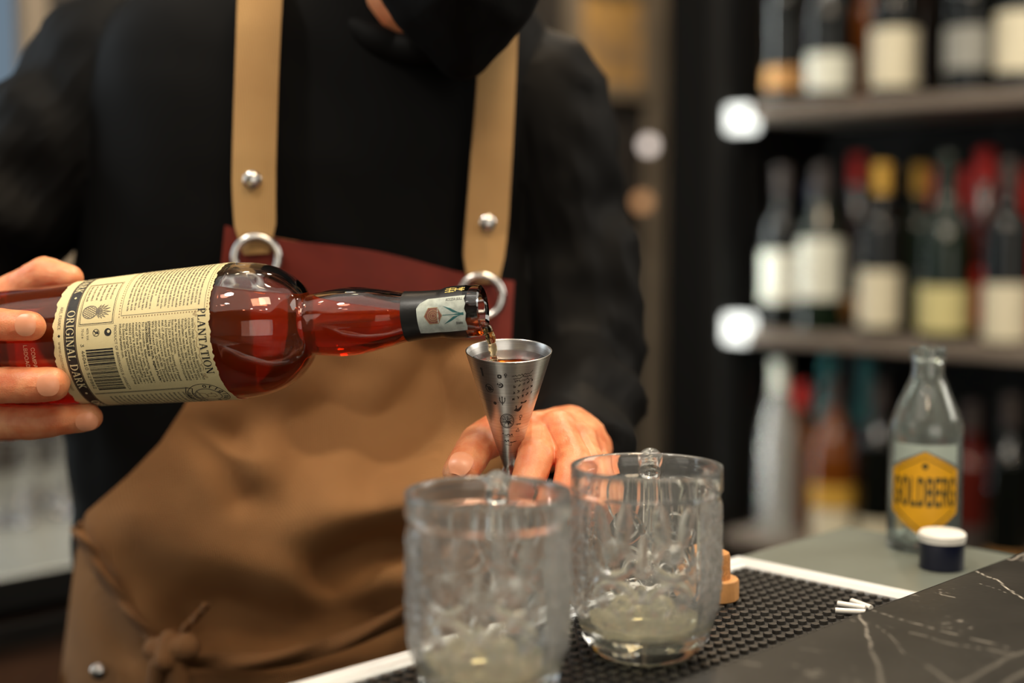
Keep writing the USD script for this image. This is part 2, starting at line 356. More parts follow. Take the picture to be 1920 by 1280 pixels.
def nub(x, y, n=12):
    r = np.array([(0.0, 0.0021), (0.00285, 0.0021), (0.00272, 0.0040), (0.0025, 0.0043), (0.0, 0.0043)])
    V, F = [], []
    a = np.arange(n) * 2 * PI / n
    for rr, z in r[1:4]:
        V += [(x + rr * c, y + rr * s, z) for c, s in zip(np.cos(a), np.sin(a))]
    V.append((x, y, r[4][1])); top = 3 * n
    for k in range(n):
        j = (k + 1) % n
        for q in (0, n): F += [(q + k, q + j, q + n + j), (q + k, q + n + j, q + n + k)]
        F.append((2 * n + k, 2 * n + j, top))
    return trimesh.Trimesh(V, F, process=False)
spots, SP = [], 0.0091
for i, x in enumerate(np.arange(XT - FWID - 0.0045, 0.05 + FWID + 0.003, -SP)):
    for y in np.arange(EDGE - FWID - 0.0045, 0.385 + FWID + 0.003, -SP):
        spots.append((x, y))
def screen(p):
    v = np.asarray(p) - EYE; d = v @ FW
    return 960 + FP * (v @ RT) / d, 640 - FP * (v @ CU) / d, d
def in_view(x, y):
    px, py, d = screen((x, y, MATZ))
    # behind the marble's edge, or behind the mugs
    k = MATZ + 0.02; s = (H - k) / (H - MATZ); hit = (x * s, y * s)
    return -10 < px < 1930 and py < 1290 and hit[1] > MARB and not (770 < px < 1062 and py > 900) and not (1078 < px < 1335 and py < 1235)
seen = sorted([p for p in spots if in_view(*p)], key=lambda p: math.hypot(*p))
near = set(seen[:300])
for p in seen[:300]:
    obj('nub', nub(*p), M['nub'], bx, smooth=40)
obj('nub_field', trimesh.util.concatenate([nub(*p, n=10) for p in spots if p not in near and p[0] > 0.25]), M['nub'], bx, smooth=40, kind='stuff')

t = thing('marble_counter', 'black marble counter top with thin white veins in the lower right corner', 'counter', (0, 0, 0))
MT = MATZ + 0.02
veins = [([(1806, 1058), (1826, 1069), (1850, 1080), (1868, 1086), (1886, 1100), (1905, 1113), (1925, 1124), (1960, 1142)], .0008, .9),
         ([(1610, 1135), (1640, 1146), (1700, 1164), (1760, 1180), (1810, 1194), (1860, 1206), (1890, 1214)], .0006, .36),
         ([(1560, 1155), (1600, 1162), (1650, 1172), (1700, 1183), (1760, 1200), (1820, 1212), (1900, 1226)], .0008, .24),
         ([(1609, 1142), (1614, 1158), (1620, 1175), (1628, 1200), (1633, 1214)], .0007, .6),
         ([(1636, 1220), (1643, 1235), (1648, 1255), (1654, 1290)], .0014, .26),
         ([(1640, 1172), (1665, 1190), (1690, 1214), (1702, 1226)], .0007, .16),
         ([(1742, 1248), (1760, 1262), (1790, 1285)], .0014, .2),
         ([(1800, 1282), (1850, 1252), (1900, 1230), (1960, 1200)], .002, .16), ([(1880, 1282), (1930, 1255)], .0025, .16),
         ([(1795, 1085), (1830, 1092), (1870, 1103), (1890, 1112), (1902, 1122)], .0004, .3),
         ([(1762, 1103), (1764, 1115), (1790, 1120)], .0005, .35), ([(1850, 1058), (1880, 1047), (1895, 1050), (1925, 1034)], .0012, .7), ([(1868, 1052), (1905, 1038)], .0009, .7),
         ([(1880, 1224), (1910, 1226)], .0018, .25), ([(1390, 1240), (1420, 1244)], .0016, .25), ([(1500, 1215), (1540, 1222)], .0014, .12)]
gx = np.unique(np.concatenate([np.linspace(-1.3, 0.5, 40), np.arange(0.5, 1.12, 0.0016), np.linspace(1.12, 2.0, 30)]))
gy = np.unique(np.concatenate([np.linspace(-0.32, 0.06, 20), np.arange(0.06, MARB - 0.002, 0.0016), [MARB - 0.002]]))
GX, GY = np.meshgrid(gx, gy); vein = np.zeros(GX.shape)
wob = (meshkit.fbm(np.stack([GX * 60, GY * 60, GX * 0], -1), 4, 3) - 0.5) * 0.004
wob2 = (meshkit.fbm(np.stack([GX * 60, GY * 60, GX * 0 + 7], -1), 4, 9) - 0.5) * 0.004
brk = meshkit.fbm(np.stack([GX * 45, GY * 45, GX * 0 + 3], -1), 4, 5)
for pl, wd, st in veins:
    q = [on_plane(a, b, MT)[:2] for a, b in pl]
    A, B = GX + wob, GY + wob2
    for (x0, y0), (x1, y1) in zip(q[:-1], q[1:]):
        L2 = (x1 - x0)**2 + (y1 - y0)**2
        tt = np.clip(((A - x0) * (x1 - x0) + (B - y0) * (y1 - y0)) / L2, 0, 1)
        d = np.hypot(A - x0 - tt * (x1 - x0), B - y0 - tt * (y1 - y0))
        vein = np.maximum(vein, st * np.clip(1.3 - d / (wd * .62), 0, 1) * np.clip(0.35 + 1.5 * brk, 0, 1))
speck = meshkit.fbm(np.stack([GX * 260, GY * 260, GX * 0], -1), 3, 21) * meshkit.fbm(np.stack([GX * 22, GY * 22, GX * 0], -1), 3, 4)
vein = np.maximum(vein, np.clip((speck - 0.45) * 3, 0, 0.35))
ny, nx = GX.shape; idx = np.arange(nx * ny).reshape(ny, nx)
F = np.vstack([np.stack([idx[:-1, :-1].ravel(), idx[:-1, 1:].ravel(), idx[1:, 1:].ravel()], 1), np.stack([idx[:-1, :-1].ravel(), idx[1:, 1:].ravel(), idx[1:, :-1].ravel()], 1)])
V = np.stack([GX.ravel(), GY.ravel(), np.full(GX.size, MT)], 1)
edge = idx[-1]; n0 = len(V)                         # eased edge and side towards the bartender
V = np.vstack([V, V[edge] + (0, .0015, -.0008), V[edge] + (0, .002, -.0025), V[edge] + (0, .002, -.0172)]); vv = np.concatenate([vein.ravel(), vein[-1], vein[-1], vein[-1]])
rows = [edge] + [n0 + k * nx + np.arange(nx) for k in range(3)]
for a, b in zip(rows[:-1], rows[1:]):
    F = np.vstack([F, np.stack([a[:-1], a[1:], b[1:]], 1), np.stack([a[:-1], b[1:], b[:-1]], 1)])
mp = obj('marble_slab', trimesh.Trimesh(V, F, process=False), M['marble'], t, smooth=False)
UsdGeom.PrimvarsAPI(mp).CreatePrimvar('vein', Sdf.ValueTypeNames.FloatArray, 'vertex').Set(Vt.FloatArray.FromNumpy(vv.astype(np.float32)))
obj('slab_underside', box(-1.3, 2.0, -0.32, MARB + 0.0, MT - 0.0172, MT - 0.0005), M['black'], t)
obj('front_panel', box(-1.3, 1.9, 0.0, 0.28, 0.0, MT - 0.0175), M['black'], t)

# small things on the bar
MZ = MATZ + 0.0002
b = on_plane(1339, 1122, MATZ)
t = thing('bottle_stopper', 'wooden bottle stopper standing upside down on the mat behind the right mug', 'bottle stopper', (b[0], b[1], MZ))
pr = [(0, 0), (.0148, 0), (.0156, .0008), (.0156, .0125), (.0148, .0135), (0, .0135)]
cp = lathe(pr, 60); v = cp.vertices; ang = np.arctan2(v[:, 1], v[:, 0]); k = (np.hypot(v[:, 0], v[:, 1]) > .015); cp.vertices[k, :2] *= (1 + .012 * np.sign(np.sin(ang[k] * 30)))[:, None]
obj('wooden_cap', cp, M['wood'], t)
obj('cork_plug', lathe([(0, .0135), (.0102, .0135), (.0100, .0275), (.0092, .0300), (.0075, .0310), (0, .0310)], 40), M['cork'], t)
for k, (a, c, lb) in enumerate((((1566, 1150), (1602, 1152), 'white stir stick on the mat at the marble edge, front one of three'), ((1571, 1137), (1608, 1143), 'white stir stick on the mat at the marble edge, middle one of three'),
                             ((1597, 1132), (1625, 1142), 'white stir stick on the mat at the marble edge, back one of three'))):
    p, q = on_plane(*a, MZ), on_plane(*c, MZ); p[2] = q[2] = MZ + 0.0020
    q = p + (q - p) / np.linalg.norm(q - p) * 0.018
    obj('stir_stick', tube(np.linspace(p, q, 6), 0.0018, 12), M['white'], label=lb, cat='stir stick', group='white stir sticks')
WZ = MATZ - 0.0038
b = on_plane(1765, 1064, WZ)
t = thing('blue_stopper', 'navy blue stopper with a white top in front of the yellow-labelled bottle', 'stopper', (b[0], b[1], WZ))
obj('cap_shell', lathe([(0, 0), (.0150, 0), (.0155, .001), (.0155, .0211), (0, .0211)], 48), M['navy'], t, label='navy blue cap side')
obj('cap_top', lathe([(0, .0212), (.0158, .0212), (.0164, .0220), (.0164, .0248), (.0150, .0262), (0, .0267)], 48), M['white'], t, label='white cap top')
for r_ in (0,):
    obj('tear_band', lathe([(.01555, .0196), (.0160, .0196), (.0160, .0210), (.01555, .0210), (.01555, .0196)], 48), M['white'], t)

# ------------------------------------------------------------------ the two cut-glass mugs
def dome(u, z, cu, cz, ru, rz, rot=0.0, p=0.7):
    c, s = math.cos(rot), math.sin(rot); a, b = (u - cu) * c + (z - cz) * s, -(u - cu) * s + (z - cz) * c
    return np.clip(1 - (a / ru)**2 - (b / rz)**2, 0, 1)**p

def arc(u, z, cu, cz, r, wd, a0, a1):
    a, d = np.degrees(np.arctan2(z - cz, u - cu)) % 360, np.abs(np.hypot(u - cu, z - cz) - r)
    ok = ((a - a0) % 360) < ((a1 - a0) % 360)
    return np.clip(1 - (d / wd)**2, 0, 1)**0.7 * ok

MUG_H = 0.1075
out_prof = spline([(0.0225, 0.0004), (.0285, .0035), (.0345, .0105), (.0390, .0195), (.0414, .030), (.0424, .042), (.0427, .058), (.0424, .078), (.0422, .095), (.0421, .1045)], 400)
def mug_shell():
    nt, nz = 540, 210
    z = np.concatenate([np.linspace(0.0004, 0.0995, nz - 14), np.linspace(0.1, 0.1062, 14)])
    order = np.argsort(out_prof[:, 1]); R0 = np.interp(z, out_prof[order, 1], out_prof[order, 0])
    th = np.arange(nt) * 2 * PI / nt
    T, Z = np.meshgrid(th, z)
    S = (np.degrees(T) + 90) % 180 - 90                    # a cut field in front and one behind, pebbled sides between them
    u = np.radians(S) * 0.042 * 1000; zz = Z * 1000
    r = np.zeros(T.shape)
    for sg in (-1, 1):
        r += 1.7 * dome(u, zz, sg * 10.5, 78.5, 4.2, 14.5, sg * 0.10, .5)        # tall drops under the rim
        r += 1.5 * dome(u, zz, sg * 24.0, 80, 4.0, 11, -sg * 0.22, .5)
        r += 1.6 * dome(u, zz, sg * 5.6, 63, 2.4, 10.5, -sg * 0.50, .5)          # leaves of the rosette
        r += 1.8 * arc(u, zz, sg * 17.5, 67, 13.5, 2.3, 190, 345)                # hanging and standing arcs
        r += 1.8 * arc(u, zz, sg * 15.5, 37.5, 12.5, 2.2, 15, 165)
        r += 1.7 * dome(u, zz, sg * 17.0, 66.5, 6.0, 6.5, 0, .5)
        r += 2.2 * dome(u, zz, sg * 10.8, 38, 6.3, 6.6, 0, .5)                   # rows of round lenses
        r += 1.7 * dome(u, zz, sg * 23.5, 40, 4.4, 4.8, 0, .5)
        r += 1.9 * dome(u, zz, sg * 9.8, 28.6, 5.2, 4.6, 0, .5) + 1.6 * dome(u, zz, sg * 21.5, 29.5, 4.4, 4.2, 0, .5)
        r += 1.3 * dome(u, zz, sg * 17, 19.6, 8.5, 2.8, 0, .5)
        r += 1.4 * dome(u, zz, sg * 28.5, 54, 3.2, 5.6, sg * 0.3, .5)
    r += 1.8 * dome(u, zz, 0, 66, 2.2, 11, 0, .5) + 1.3 * dome(u, zz, 0, 45, 2.6, 5, 0, .5)
    band = np.clip((np.abs(S) - 49) / 1.6, 0, 1) * np.clip((zz - 22) / 6, 0, 1) * np.clip((91 - zz) / 4, 0, 1)
    hx = (np.abs(u) * 1.0) / 3.0; hz = zz / 3.1                                # the pebbled side bands
    bub = np.clip(meshkit.fbm(np.stack([hx * 1.6, hz * 1.4, hx * 0 + 2], -1), 3, 6) - 0.42, 0, 1) * 3.2
    r = r * (1 - band) + band * (0.7 + .75 * bub)
    r += 0.5 * np.clip(1 - np.abs(np.abs(S) - 49) / 1.8, 0, 1) * np.clip((zz - 20) / 8, 0, 1) * np.clip((93 - zz) / 5, 0, 1)
    r *= np.clip((zz - 9) / 8, 0, 1) * np.clip((94.5 - zz) / 2.5, 0, 1)
    cut = np.clip((95 - zz) / 2.5, 0, 1) * np.clip((zz - 11) / 6, 0, 1)         # the pattern is pressed into the wall
    R = np.minimum(R0[:, None] - 0.0015 * cut + np.minimum(r, 2.6) * 0.00088, R0[:, None] + .0001)
    outer = np.stack([R * np.cos(T), R * np.sin(T), Z], -1)
    inn = spline([(.0419, .1072), (.0408, .10745), (.0396, .1068), (.0386, .1040), (.0382, .0985), (.0381, .080), (.0380, .055), (.0376, .038), (.0362, .0275), (.0325, .0195), (.0255, .0155), (.0150, .0140), (.0060, .0137)], 60)
    inner = np.stack([inn[:, 0:1] * np.cos(th), inn[:, 0:1] * np.sin(th), np.repeat(inn[:, 1:2], nt, 1)], -1)
    base = np.stack([np.array([[.0215], [.0195], [.0165], [.008]]) * np.cos(th), np.array([[.0215], [.0195], [.0165], [.008]]) * np.sin(th), np.repeat([[0.0], [0.0], [.0012], [.0016]], nt, 1)], -1)[::-1]
    G = np.concatenate([base, outer, inner]); rows = len(G); idx = np.arange(rows * nt).reshape(rows, nt); nx = np.roll(idx, -1, 1)
    F = np.vstack([np.stack([idx[:-1].ravel(), nx[:-1].ravel(), nx[1:].ravel()], 1), np.stack([idx[:-1].ravel(), nx[1:].ravel(), idx[1:].ravel()], 1)])
    V = np.vstack([G.reshape(-1, 3), [[0, 0, .0016], [0, 0, .0137]]]); c0, c1 = rows * nt, rows * nt + 1
    F = np.vstack([F, np.stack([np.full(nt, c0), nx[0], idx[0]], 1), np.stack([np.full(nt, c1), idx[-1], nx[-1]], 1)])
    return trimesh.Trimesh(V, F, process=False)

def mug_handle():
    p = spline([(-.0405, 0, .0965), (-.0455, 0, .101), (-.052, 0, .102), (-.060, 0, .098), (-.0655, 0, .088), (-.067, 0, .072), (-.064, 0, .056), (-.057, 0, .043), (-.049, 0, .036), (-.0415, 0, .034)], 60)
    s = np.linspace(0, 1, 60)
    r = 0.0052 + 0.0022 * np.exp(-((s - 0.16) / .05)**2) + 0.0012 * np.exp(-((s - 0.32) / .03)**2) + .0014 * np.exp(-((s - 0.0) / .06)**2) + 0.0008 * np.exp(-((s - 1.0) / .07)**2)
    return tube(p, r, 24)

def mug_juice():
    inn = [(.0, .01366), (.0062, .01366), (.0152, .0139), (.0257, .0153), (.0327, .0193), (.0337, .0205), (.0339, .0210), (.033, .0208), (.02, .0207), (0, .0207)]
    return lathe(inn, 90)
BACK = math.degrees(math.atan2(-FH[1], -FH[0]))    # the direction from the bar to the camera
def mug_place(px, Y):
    X = (px - 960) / FP * (Y * math.cos(PITCH) + 0.19 * math.sin(PITCH)); return loc(X, Y, MATZ + 0.0003)
q2, q1 = mug_place(1211, 0.777), mug_place(916, 0.703)
m4 = Gf.Matrix4d().SetRotate(Gf.Rotation(Gf.Vec3d(0, 0, 1), BACK - 8)); m4.SetTranslateOnly(Gf.Vec3d(*[float(a) for a in q2]))
t = mug = thing('glass_mug', 'clear cut-glass mug on the mat, right of the jigger, standing farther back', 'mug', group='cut-glass mugs on the mat', m4=m4)
obj('glass_body', mug_shell(), M['cut_glass'], t, smooth=True)
obj('handle', mug_handle(), M['cut_glass'], t, smooth=True)
obj('lemon_juice', mug_juice(), M['juice'], t, smooth=30, label='pale yellow juice in the bottom of the mug')
dup(mug, 'clear cut-glass mug at the front below the jigger, nearest the camera and slightly blurred', q1, 'cut-glass mugs on the mat', BACK - 5)

# ------------------------------------------------------------------ the small bottle with the yellow six-sided label
b = on_plane(1731, 1025, WZ)
m4 = Gf.Matrix4d().SetRotate(Gf.Rotation(Gf.Vec3d(0, 0, 1), math.degrees(math.atan2(-b[1], -b[0])))); m4.SetTranslateOnly(Gf.Vec3d(b[0], b[1], WZ))
t = thing('tonic_bottle', 'small clear glass tonic bottle with a yellow six-sided label on the grey worktop', 'bottle', m4=m4)
RB = 0.0272
outp = [(0, 0.002), (.018, .0015), (.022, 0), (.0255, .0008), (RB, .004), (RB, .088), (.0268, .0935), (.0245, .1005), (.0155, .1215), (.0122, .129), (.0116, .134), (.0116, .140), (.0130, .1415), (.0130, .1505), (.0122, .1515), (.0095, .1515)]
inp = [(.0090, .1505), (.0090, .134), (.0098, .128), (.0130, .121), (.0222, .0998), (.0245, .092), (.0248, .087), (.0248, .010), (.022, .007), (.010, .0075), (0, .0085)]
obj('glass_body', lathe(outp + inp, 64), M['pale_glass'], t)
M['frost'] = pbr('frosted_print', lin(172, 186, 178), 0.5, var=(60, 0.15))
M['tonic_yellow'] = pbr('label_yellow', lin(228, 168, 18), 0.5, var=(60, 0.12))
M['tonic_green'] = pbr('label_green', (0.008, 0.028, 0.014), 0.5, var=(60, 0.2))
top = Polygon([(-.0255, .0815), (.0255, .0815), (.0255, .066), (0, .0775), (-.0255, .066)])
obj('white_band', wrap(extrude(top, 0.00015), RB + .0001, size=.003), M['frost'], t, label='frosted white band above the yellow label')
hexa = Polygon([(0, .0765), (.0265, .0625), (.0265, .0310), (0, .0125), (-.0265, .0310), (-.0265, .0625)])
lb = obj('yellow_label', wrap(extrude(hexa, 0.00015), RB + .0001, size=.003), M['tonic_yellow'], t, label='yellow hexagon label')
tx = meshkit.text_mesh('GOLDBERG', .0205, .00015, bold=True); e = tx.bounds; sx = .049 / (e[1, 0] - e[0, 0]); tx.apply_scale((sx, 1, 1)); tx.apply_translation((-.0245 - e[0, 0] * sx, .0365, 0))
obj('lettering', wrap(tx, RB + .00026, size=.004), M['tonic_green'], lb, label='dark green tall lettering GOLDBERG')
rules = [LineString([(-.0225, .0612), (0, .0725), (.0225, .0612)]).buffer(.0004), LineString([(-.0225, .0335), (0, .0165), (.0225, .0335)]).buffer(.0004), Point(0, .066).buffer(.0022)]
obj('label_rules', wrap(extrude(unary_union(rules), .00015), RB + .00026, size=.004), M['tonic_green'], lb)

# ------------------------------------------------------------------ serif capitals for the rum label, built from strokes
def ring(cx, cy, rx, ry, tx, ty):
    o = affinity.scale(Point(0, 0).buffer(1, 24), rx, ry); i = affinity.scale(Point(0, 0).buffer(1, 24), rx - tx, ry - ty)
    return affinity.translate(o.difference(i), cx, cy)
def serif(x, y, w=.30, h=.055): return sbox(x - w / 2, y, x + w / 2, y + h)
def stem(x, y0=0, y1=1, t=.15): return sbox(x - t / 2, y0, x + t / 2, y1)
def diag(x0, y0, x1, y1, t): return Polygon([(x0 - t / 2, y0), (x0 + t / 2, y0), (x1 + t / 2, y1), (x1 - t / 2, y1)])
def glyph(c):
    T, B = .945, 0
    if c == 'I': return unary_union([stem(.16), serif(.16, T), serif(.16, B)]), .32
    if c == 'L': return unary_union([stem(.16), serif(.16, T), sbox(.02, 0, .60, .055), Polygon([(.60, 0), (.60, .24), (.56, .24), (.46, .05), (.46, 0)])]), .62
    if c == 'P': return unary_union([stem(.16), serif(.16, T), serif(.16, B), ring(.30, .725, .30, .275, .14, .055).intersection(sbox(.30, 0, 1, 1)), sbox(.16, .945, .31, 1), sbox(.16, .45, .31, .505)]), .62
    if c == 'R': return unary_union([glyph('P')[0], diag(.66, 0, .36, .48, .17), serif(.68, 0, .2)]), .76
    if c == 'D': return unary_union([stem(.16), sbox(.02, .945, .32, 1), sbox(.02, 0, .32, .055), ring(.30, .5, .48, .5, .15, .055).intersection(sbox(.30, 0, 1, 1))]), .80
    if c == 'O': return ring(.42, .5, .42, .52, .15, .055), .84
    if c == 'G': return unary_union([ring(.42, .5, .42, .52, .15, .055).difference(sbox(.55, .42, 1, .74)), stem(.70, .05, .42, .14), serif(.68, .40, .30)]), .84
    if c == 'A': return unary_union([diag(.10, 0, .37, 1, .075), diag(.66, 0, .40, 1, .17), sbox(.2, .3, .56, .355), serif(.1, 0, .24), serif(.66, 0, .28)]), .78
    if c == 'N': return unary_union([stem(.14, 0, 1, .075), stem(.72, 0, 1, .075), diag(.68, 0, .16, 1, .17), serif(.14, 0, .26), serif(.12, T, .24), serif(.72, T, .26)]), .86
    if c == 'T': return unary_union([stem(.33), serif(.33, 0, .32), sbox(.02, .945, .64, 1), Polygon([(.02, 1), (.02, .74), (.06, .74), (.14, .96)]), Polygon([(.64, 1), (.64, .74), (.60, .74), (.52, .96)])]), .66
    if c == 'K': return unary_union([stem(.16), serif(.16, T), serif(.16, 0), diag(.24, .42, .62, 1, .075), diag(.66, 0, .34, .58, .17), serif(.66, 0, .26), serif(.60, T, .26)]), .78
    return Point(.1, .5).buffer(.07), .3 if c != ' ' else .35
def serif_line(text, h, track=.10):
    x, out = 0, []
    for c in text:
        if c == ' ': x += .36; continue
        g, w_ = glyph(c); out.append(affinity.translate(g, x, 0)); x += w_ + track
    return affinity.scale(unary_union(out), h, h, origin=(0, 0)), (x - track) * h

# ------------------------------------------------------------------ the rum bottle
LB = 0.335
tip, bs = at(907, 581, 0.857), None
ax_c = np.array([math.cos(math.radians(12)), 0, -math.sin(math.radians(12))])        # towards the lip: right and a little towards the camera
dirv = at(470, 617, 0.885) - at(165, 643, 0.912)
k = math.radians(12)
zb = RT * math.cos(k) - FH * math.sin(k); zb = zb + UP * 0.096; zb /= np.linalg.norm(zb)
xb = -(FH * math.cos(PITCH)) - RT * 0.0; xb = xb - zb * (xb @ zb); xb /= np.linalg.norm(xb); yb = np.cross(zb, xb)
base0 = tip - zb * LB
m4b = mat4(xb, yb, zb, base0)
rum = thing('rum_bottle', 'bottle of dark rum with cream printed label, tilted over the jigger', 'bottle', m4=m4b)
BP = np.array([(.0365, .004), (.0385, .012), (.0392, .03), (.0396, .075), (.0410, .12), (.0422, .165), (.0424, .176), (.0420, .186), (.0404, .196), (.0372, .2055), (.0322, .2135), (.0262, .2195), (.0212, .2230), (.0192, .2252), (.0190, .2270),
               (.0198, .2325), (.0207, .2400), (.0211, .2490), (.0204, .2580), (.0188, .2680), (.0168, .2780), (.0152, .2870), (.0144, .2980), (.0142, .3080)])
outc = spline(BP, 150)
lip = [(.0143, .310), (.0152, .3125), (.0156, .317), (.0157, .325), (.0156, .3315), (.0151, .3342), (.0138, .335)]
rin = spline(np.array([(.0100, .3335), (.0098, .325), (.0098, .31), (.0104, .295), (.0122, .282), (.0150, .271), (.0172, .260), (.0180, .2490), (.0176, .2390), (.0166, .2310), (.0160, .2262), (.0168, .2225), (.0222, .2170), (.0290, .2095), (.0342, .2010),
                            (.0374, .1915), (.0388, .182), (.0391, .172), (.0380, .12), (.0366, .06), (.0360, .02), (.0345, .013), (.028, .011), (.012, .0135)]), 170)
shell = [(0, .006), (.020, .004), (.030, .0), (.0345, .0012)] + [tuple(p) for p in outc] + lip + [tuple(p) for p in rin] + [(0, .0142)]
obj('glass_body', lathe(shell, 96), M['glass'], rum, smooth=40, label='clear glass bottle')
# rum: the cavity below a level that falls slightly towards the lip
cav = lathe([(0, .335)] + [(p[0] + .00035, p[1]) for p in rin] + [(0, .0139)], 96)
cav = to_man(cav)
B2L = np.linalg.inv(np.array(m4b).T)               # world to bottle
def lp(p): return (B2L @ np.append(p, 1))[:3]
s1, s2, s3 = lp(at(440, 546, .850)), lp(at(720, 578, .862)), lp(at(440, 546, .850) + FH * 0.03)
n = np.cross(s2 - s1, s3 - s1); n /= np.linalg.norm(n)
upl = B2L[:3, :3] @ UP
if n @ upl > 0: n = -n
liq = cav.trim_by_plane([float(a) for a in n], float(n @ s1))
obj('rum', from_man(liq), M['rum'], rum, smooth=30, label='dark amber rum inside the bottle')

def RL(v): return np.interp(v, outc[:, 1], outc[:, 0]) + 0.00035
# torn-edged cream label round the front
def torn(u, s): return float(meshkit.fbm(np.array([u * 420 + s * 9, s, .3]), 3, 2) - .5) * .0030
us = np.linspace(-.088, .088, 260)
def label_sheet(us, v0, v1, nv, off):
    P = np.zeros((nv, len(us), 3))
    for j, u in enumerate(us):
        for i, v in enumerate(np.linspace(v0 + torn(u, 1.0), v1 + torn(u, 2.4) * 1.5 - 0.0, nv)):
            r = RL(v) + off; a = u / 0.0412; P[i, j] = (r * math.cos(a), r * math.sin(a), v)
    return P
V0, V1 = .0718, .1765
Pl = label_sheet(us, V0, V1, 22, .00025)
label = obj('label', sheet(Pl, .0002), M['paper'], rum, smooth=30, label='cream torn-edged paper label with dark print')
us2 = np.linspace(-.032, .032, 60)
Pb = label_sheet(us2, .085, .170, 12, .0003); Pb[..., :2] *= -1
obj('front_label', sheet(Pb, .0002), M['paper_back'], rum, smooth=30, label='cream label on the far side of the bottle')

PR = []                                            # print: (mesh in label coordinates, which ink)
def RP(v): return RL(v) + .00031
def put(shape, ink='ink', size=.004, depth=.00006):
    PR.append((extrude(shape, depth), ink, size))
def put_text(s, u0, u1, v, h, ink='ink', bold=False, fit=True):
    m = meshkit.text_mesh(s, h, .00006, bold=bold); e = m.bounds; w_ = e[1, 0] - e[0, 0]
    k = (u1 - u0) / w_ if fit else 1.0
    m.apply_scale((k, 1, 1)); m.apply_translation((u0 - e[0, 0] * k, v, 0)); PR.append((m, ink, .006))
mm = .001
def rect(u0, v0, u1, v1, t=.3): return sbox(u0 * mm, v0 * mm, u1 * mm, v1 * mm).difference(sbox((u0 + t) * mm, (v0 + t) * mm, (u1 - t) * mm, (v1 - t) * mm))
# v below is measured from the label's lower edge in mm, u from the middle in mm (down in the picture)
def vv_(v): return V0 / mm + v
rm = random.Random(8)
def microtext(u0, u1, v, h, ink='ink_soft'):
    """a line of print too small to read in the photograph: strokes and bowls in word groups"""
    out, u = [], u0
    while u < u1 - h:
        for _ in range(rm.randint(2, 7)):
            if u > u1 - h * .6: break
            k = rm.random(); up = h * rm.choice((.7, .7, .7, 1.0))
            out.append(sbox(u, v, u + h * .17, v + up))
            if k < .45: out.append(sbox(u, v + h * .58, u + h * .5, v + h * .7)); out.append(sbox(u + h * .36, v, u + h * .52, v + h * .7))
            elif k < .75: out.append(sbox(u, v, u + h * .5, v + h * .12)); out.append(sbox(u + h * .1, v + h * .36, u + h * .5, v + h * .46))
            u += h * (.72 if k < .75 else .36)
        u += h * .42
    put(affinity.scale(unary_union(out), mm, mm, origin=(0, 0)), ink, .008)
# dark band with cream letters
put(sbox(-.080, vv_(7.2) * mm, .080, vv_(15.6) * mm), 'ink', .003, .00004)
g, w_ = serif_line('ORIGINAL DARK', 5.2 * mm, .09); g = affinity.scale(g, 1.02, 1, origin=(0, 0))
for k in (-1, 0, 1):
    put(affinity.translate(g, -24.5 * mm + k * 66.5 * mm, vv_(8.9) * mm), f'ink_cream{k + 2}', .004, .00014)
    put(affinity.translate(Point(0, 0).buffer(.8 * mm), 33.5 * mm + k * 66.5 * mm - 1.2 * mm, vv_(11.5) * mm), f'ink_cream{k + 2}', .004, .00014)
for v in (7.7, 14.9):
    put(sbox(-.080, vv_(v) * mm, .080, vv_(v + .22) * mm), 'ink_brown', .004, .00011)
put_text('ARS, FRANCE', -28 * mm, -12.5 * mm, vv_(3.0) * mm, 2.0 * mm, 'ink_soft')
put(affinity.translate(affinity.rotate(sbox(-.7 * mm, -.7 * mm, .7 * mm, .7 * mm), 45), -8.5 * mm, vv_(4) * mm))
put_text('www.plantationrum.com', -5 * mm, 29 * mm, vv_(3.2) * mm, 2.1 * mm, 'ink_brown')
# upper box with the pineapple
put(rect(-46, vv_(18), -14.5, vv_(40.5), .35))
put(rect(-46.8, vv_(17.2), -13.7, vv_(41.3), .2), 'ink_soft')
py_ = affinity.translate(affinity.scale(Point(0, 0).buffer(1), 4.3 * mm, 5.0 * mm), -22.5 * mm, vv_(24.3) * mm)
cells = [LineString([(-40 * mm + k * 1.5 * mm, vv_(10) * mm), (-40 * mm + k * 1.5 * mm + d * 22 * mm, vv_(50) * mm)]).buffer(.16 * mm) for k in range(-20, 40) for d in (1, -1)]
put(py_.boundary.buffer(.25 * mm).union(unary_union(cells).intersection(py_)), 'ink_soft', .003)
leaves = []
for k, (a, L) in enumerate(((-62, 5), (-45, 6.5), (-28, 8), (-12, 9), (4, 9.6), (18, 8.8), (34, 7.5), (50, 6.2), (66, 4.8))):
    lf = Polygon([(-.55, 0), (.55, 0), (.7, L * .4), (0, L), (-.7, L * .4)]); lf = affinity.rotate(lf, -a, origin=(0, 0))
    leaves.append(affinity.translate(affinity.scale(lf, mm, mm, origin=(0, 0)), -22.5 * mm, vv_(29) * mm).boundary.buffer(.17 * mm))
put(unary_union(leaves), 'ink_soft', .003)
for k in range(6): microtext(-44.5, -29.5, vv_(19.6 + 3.3 * k), 1.5)
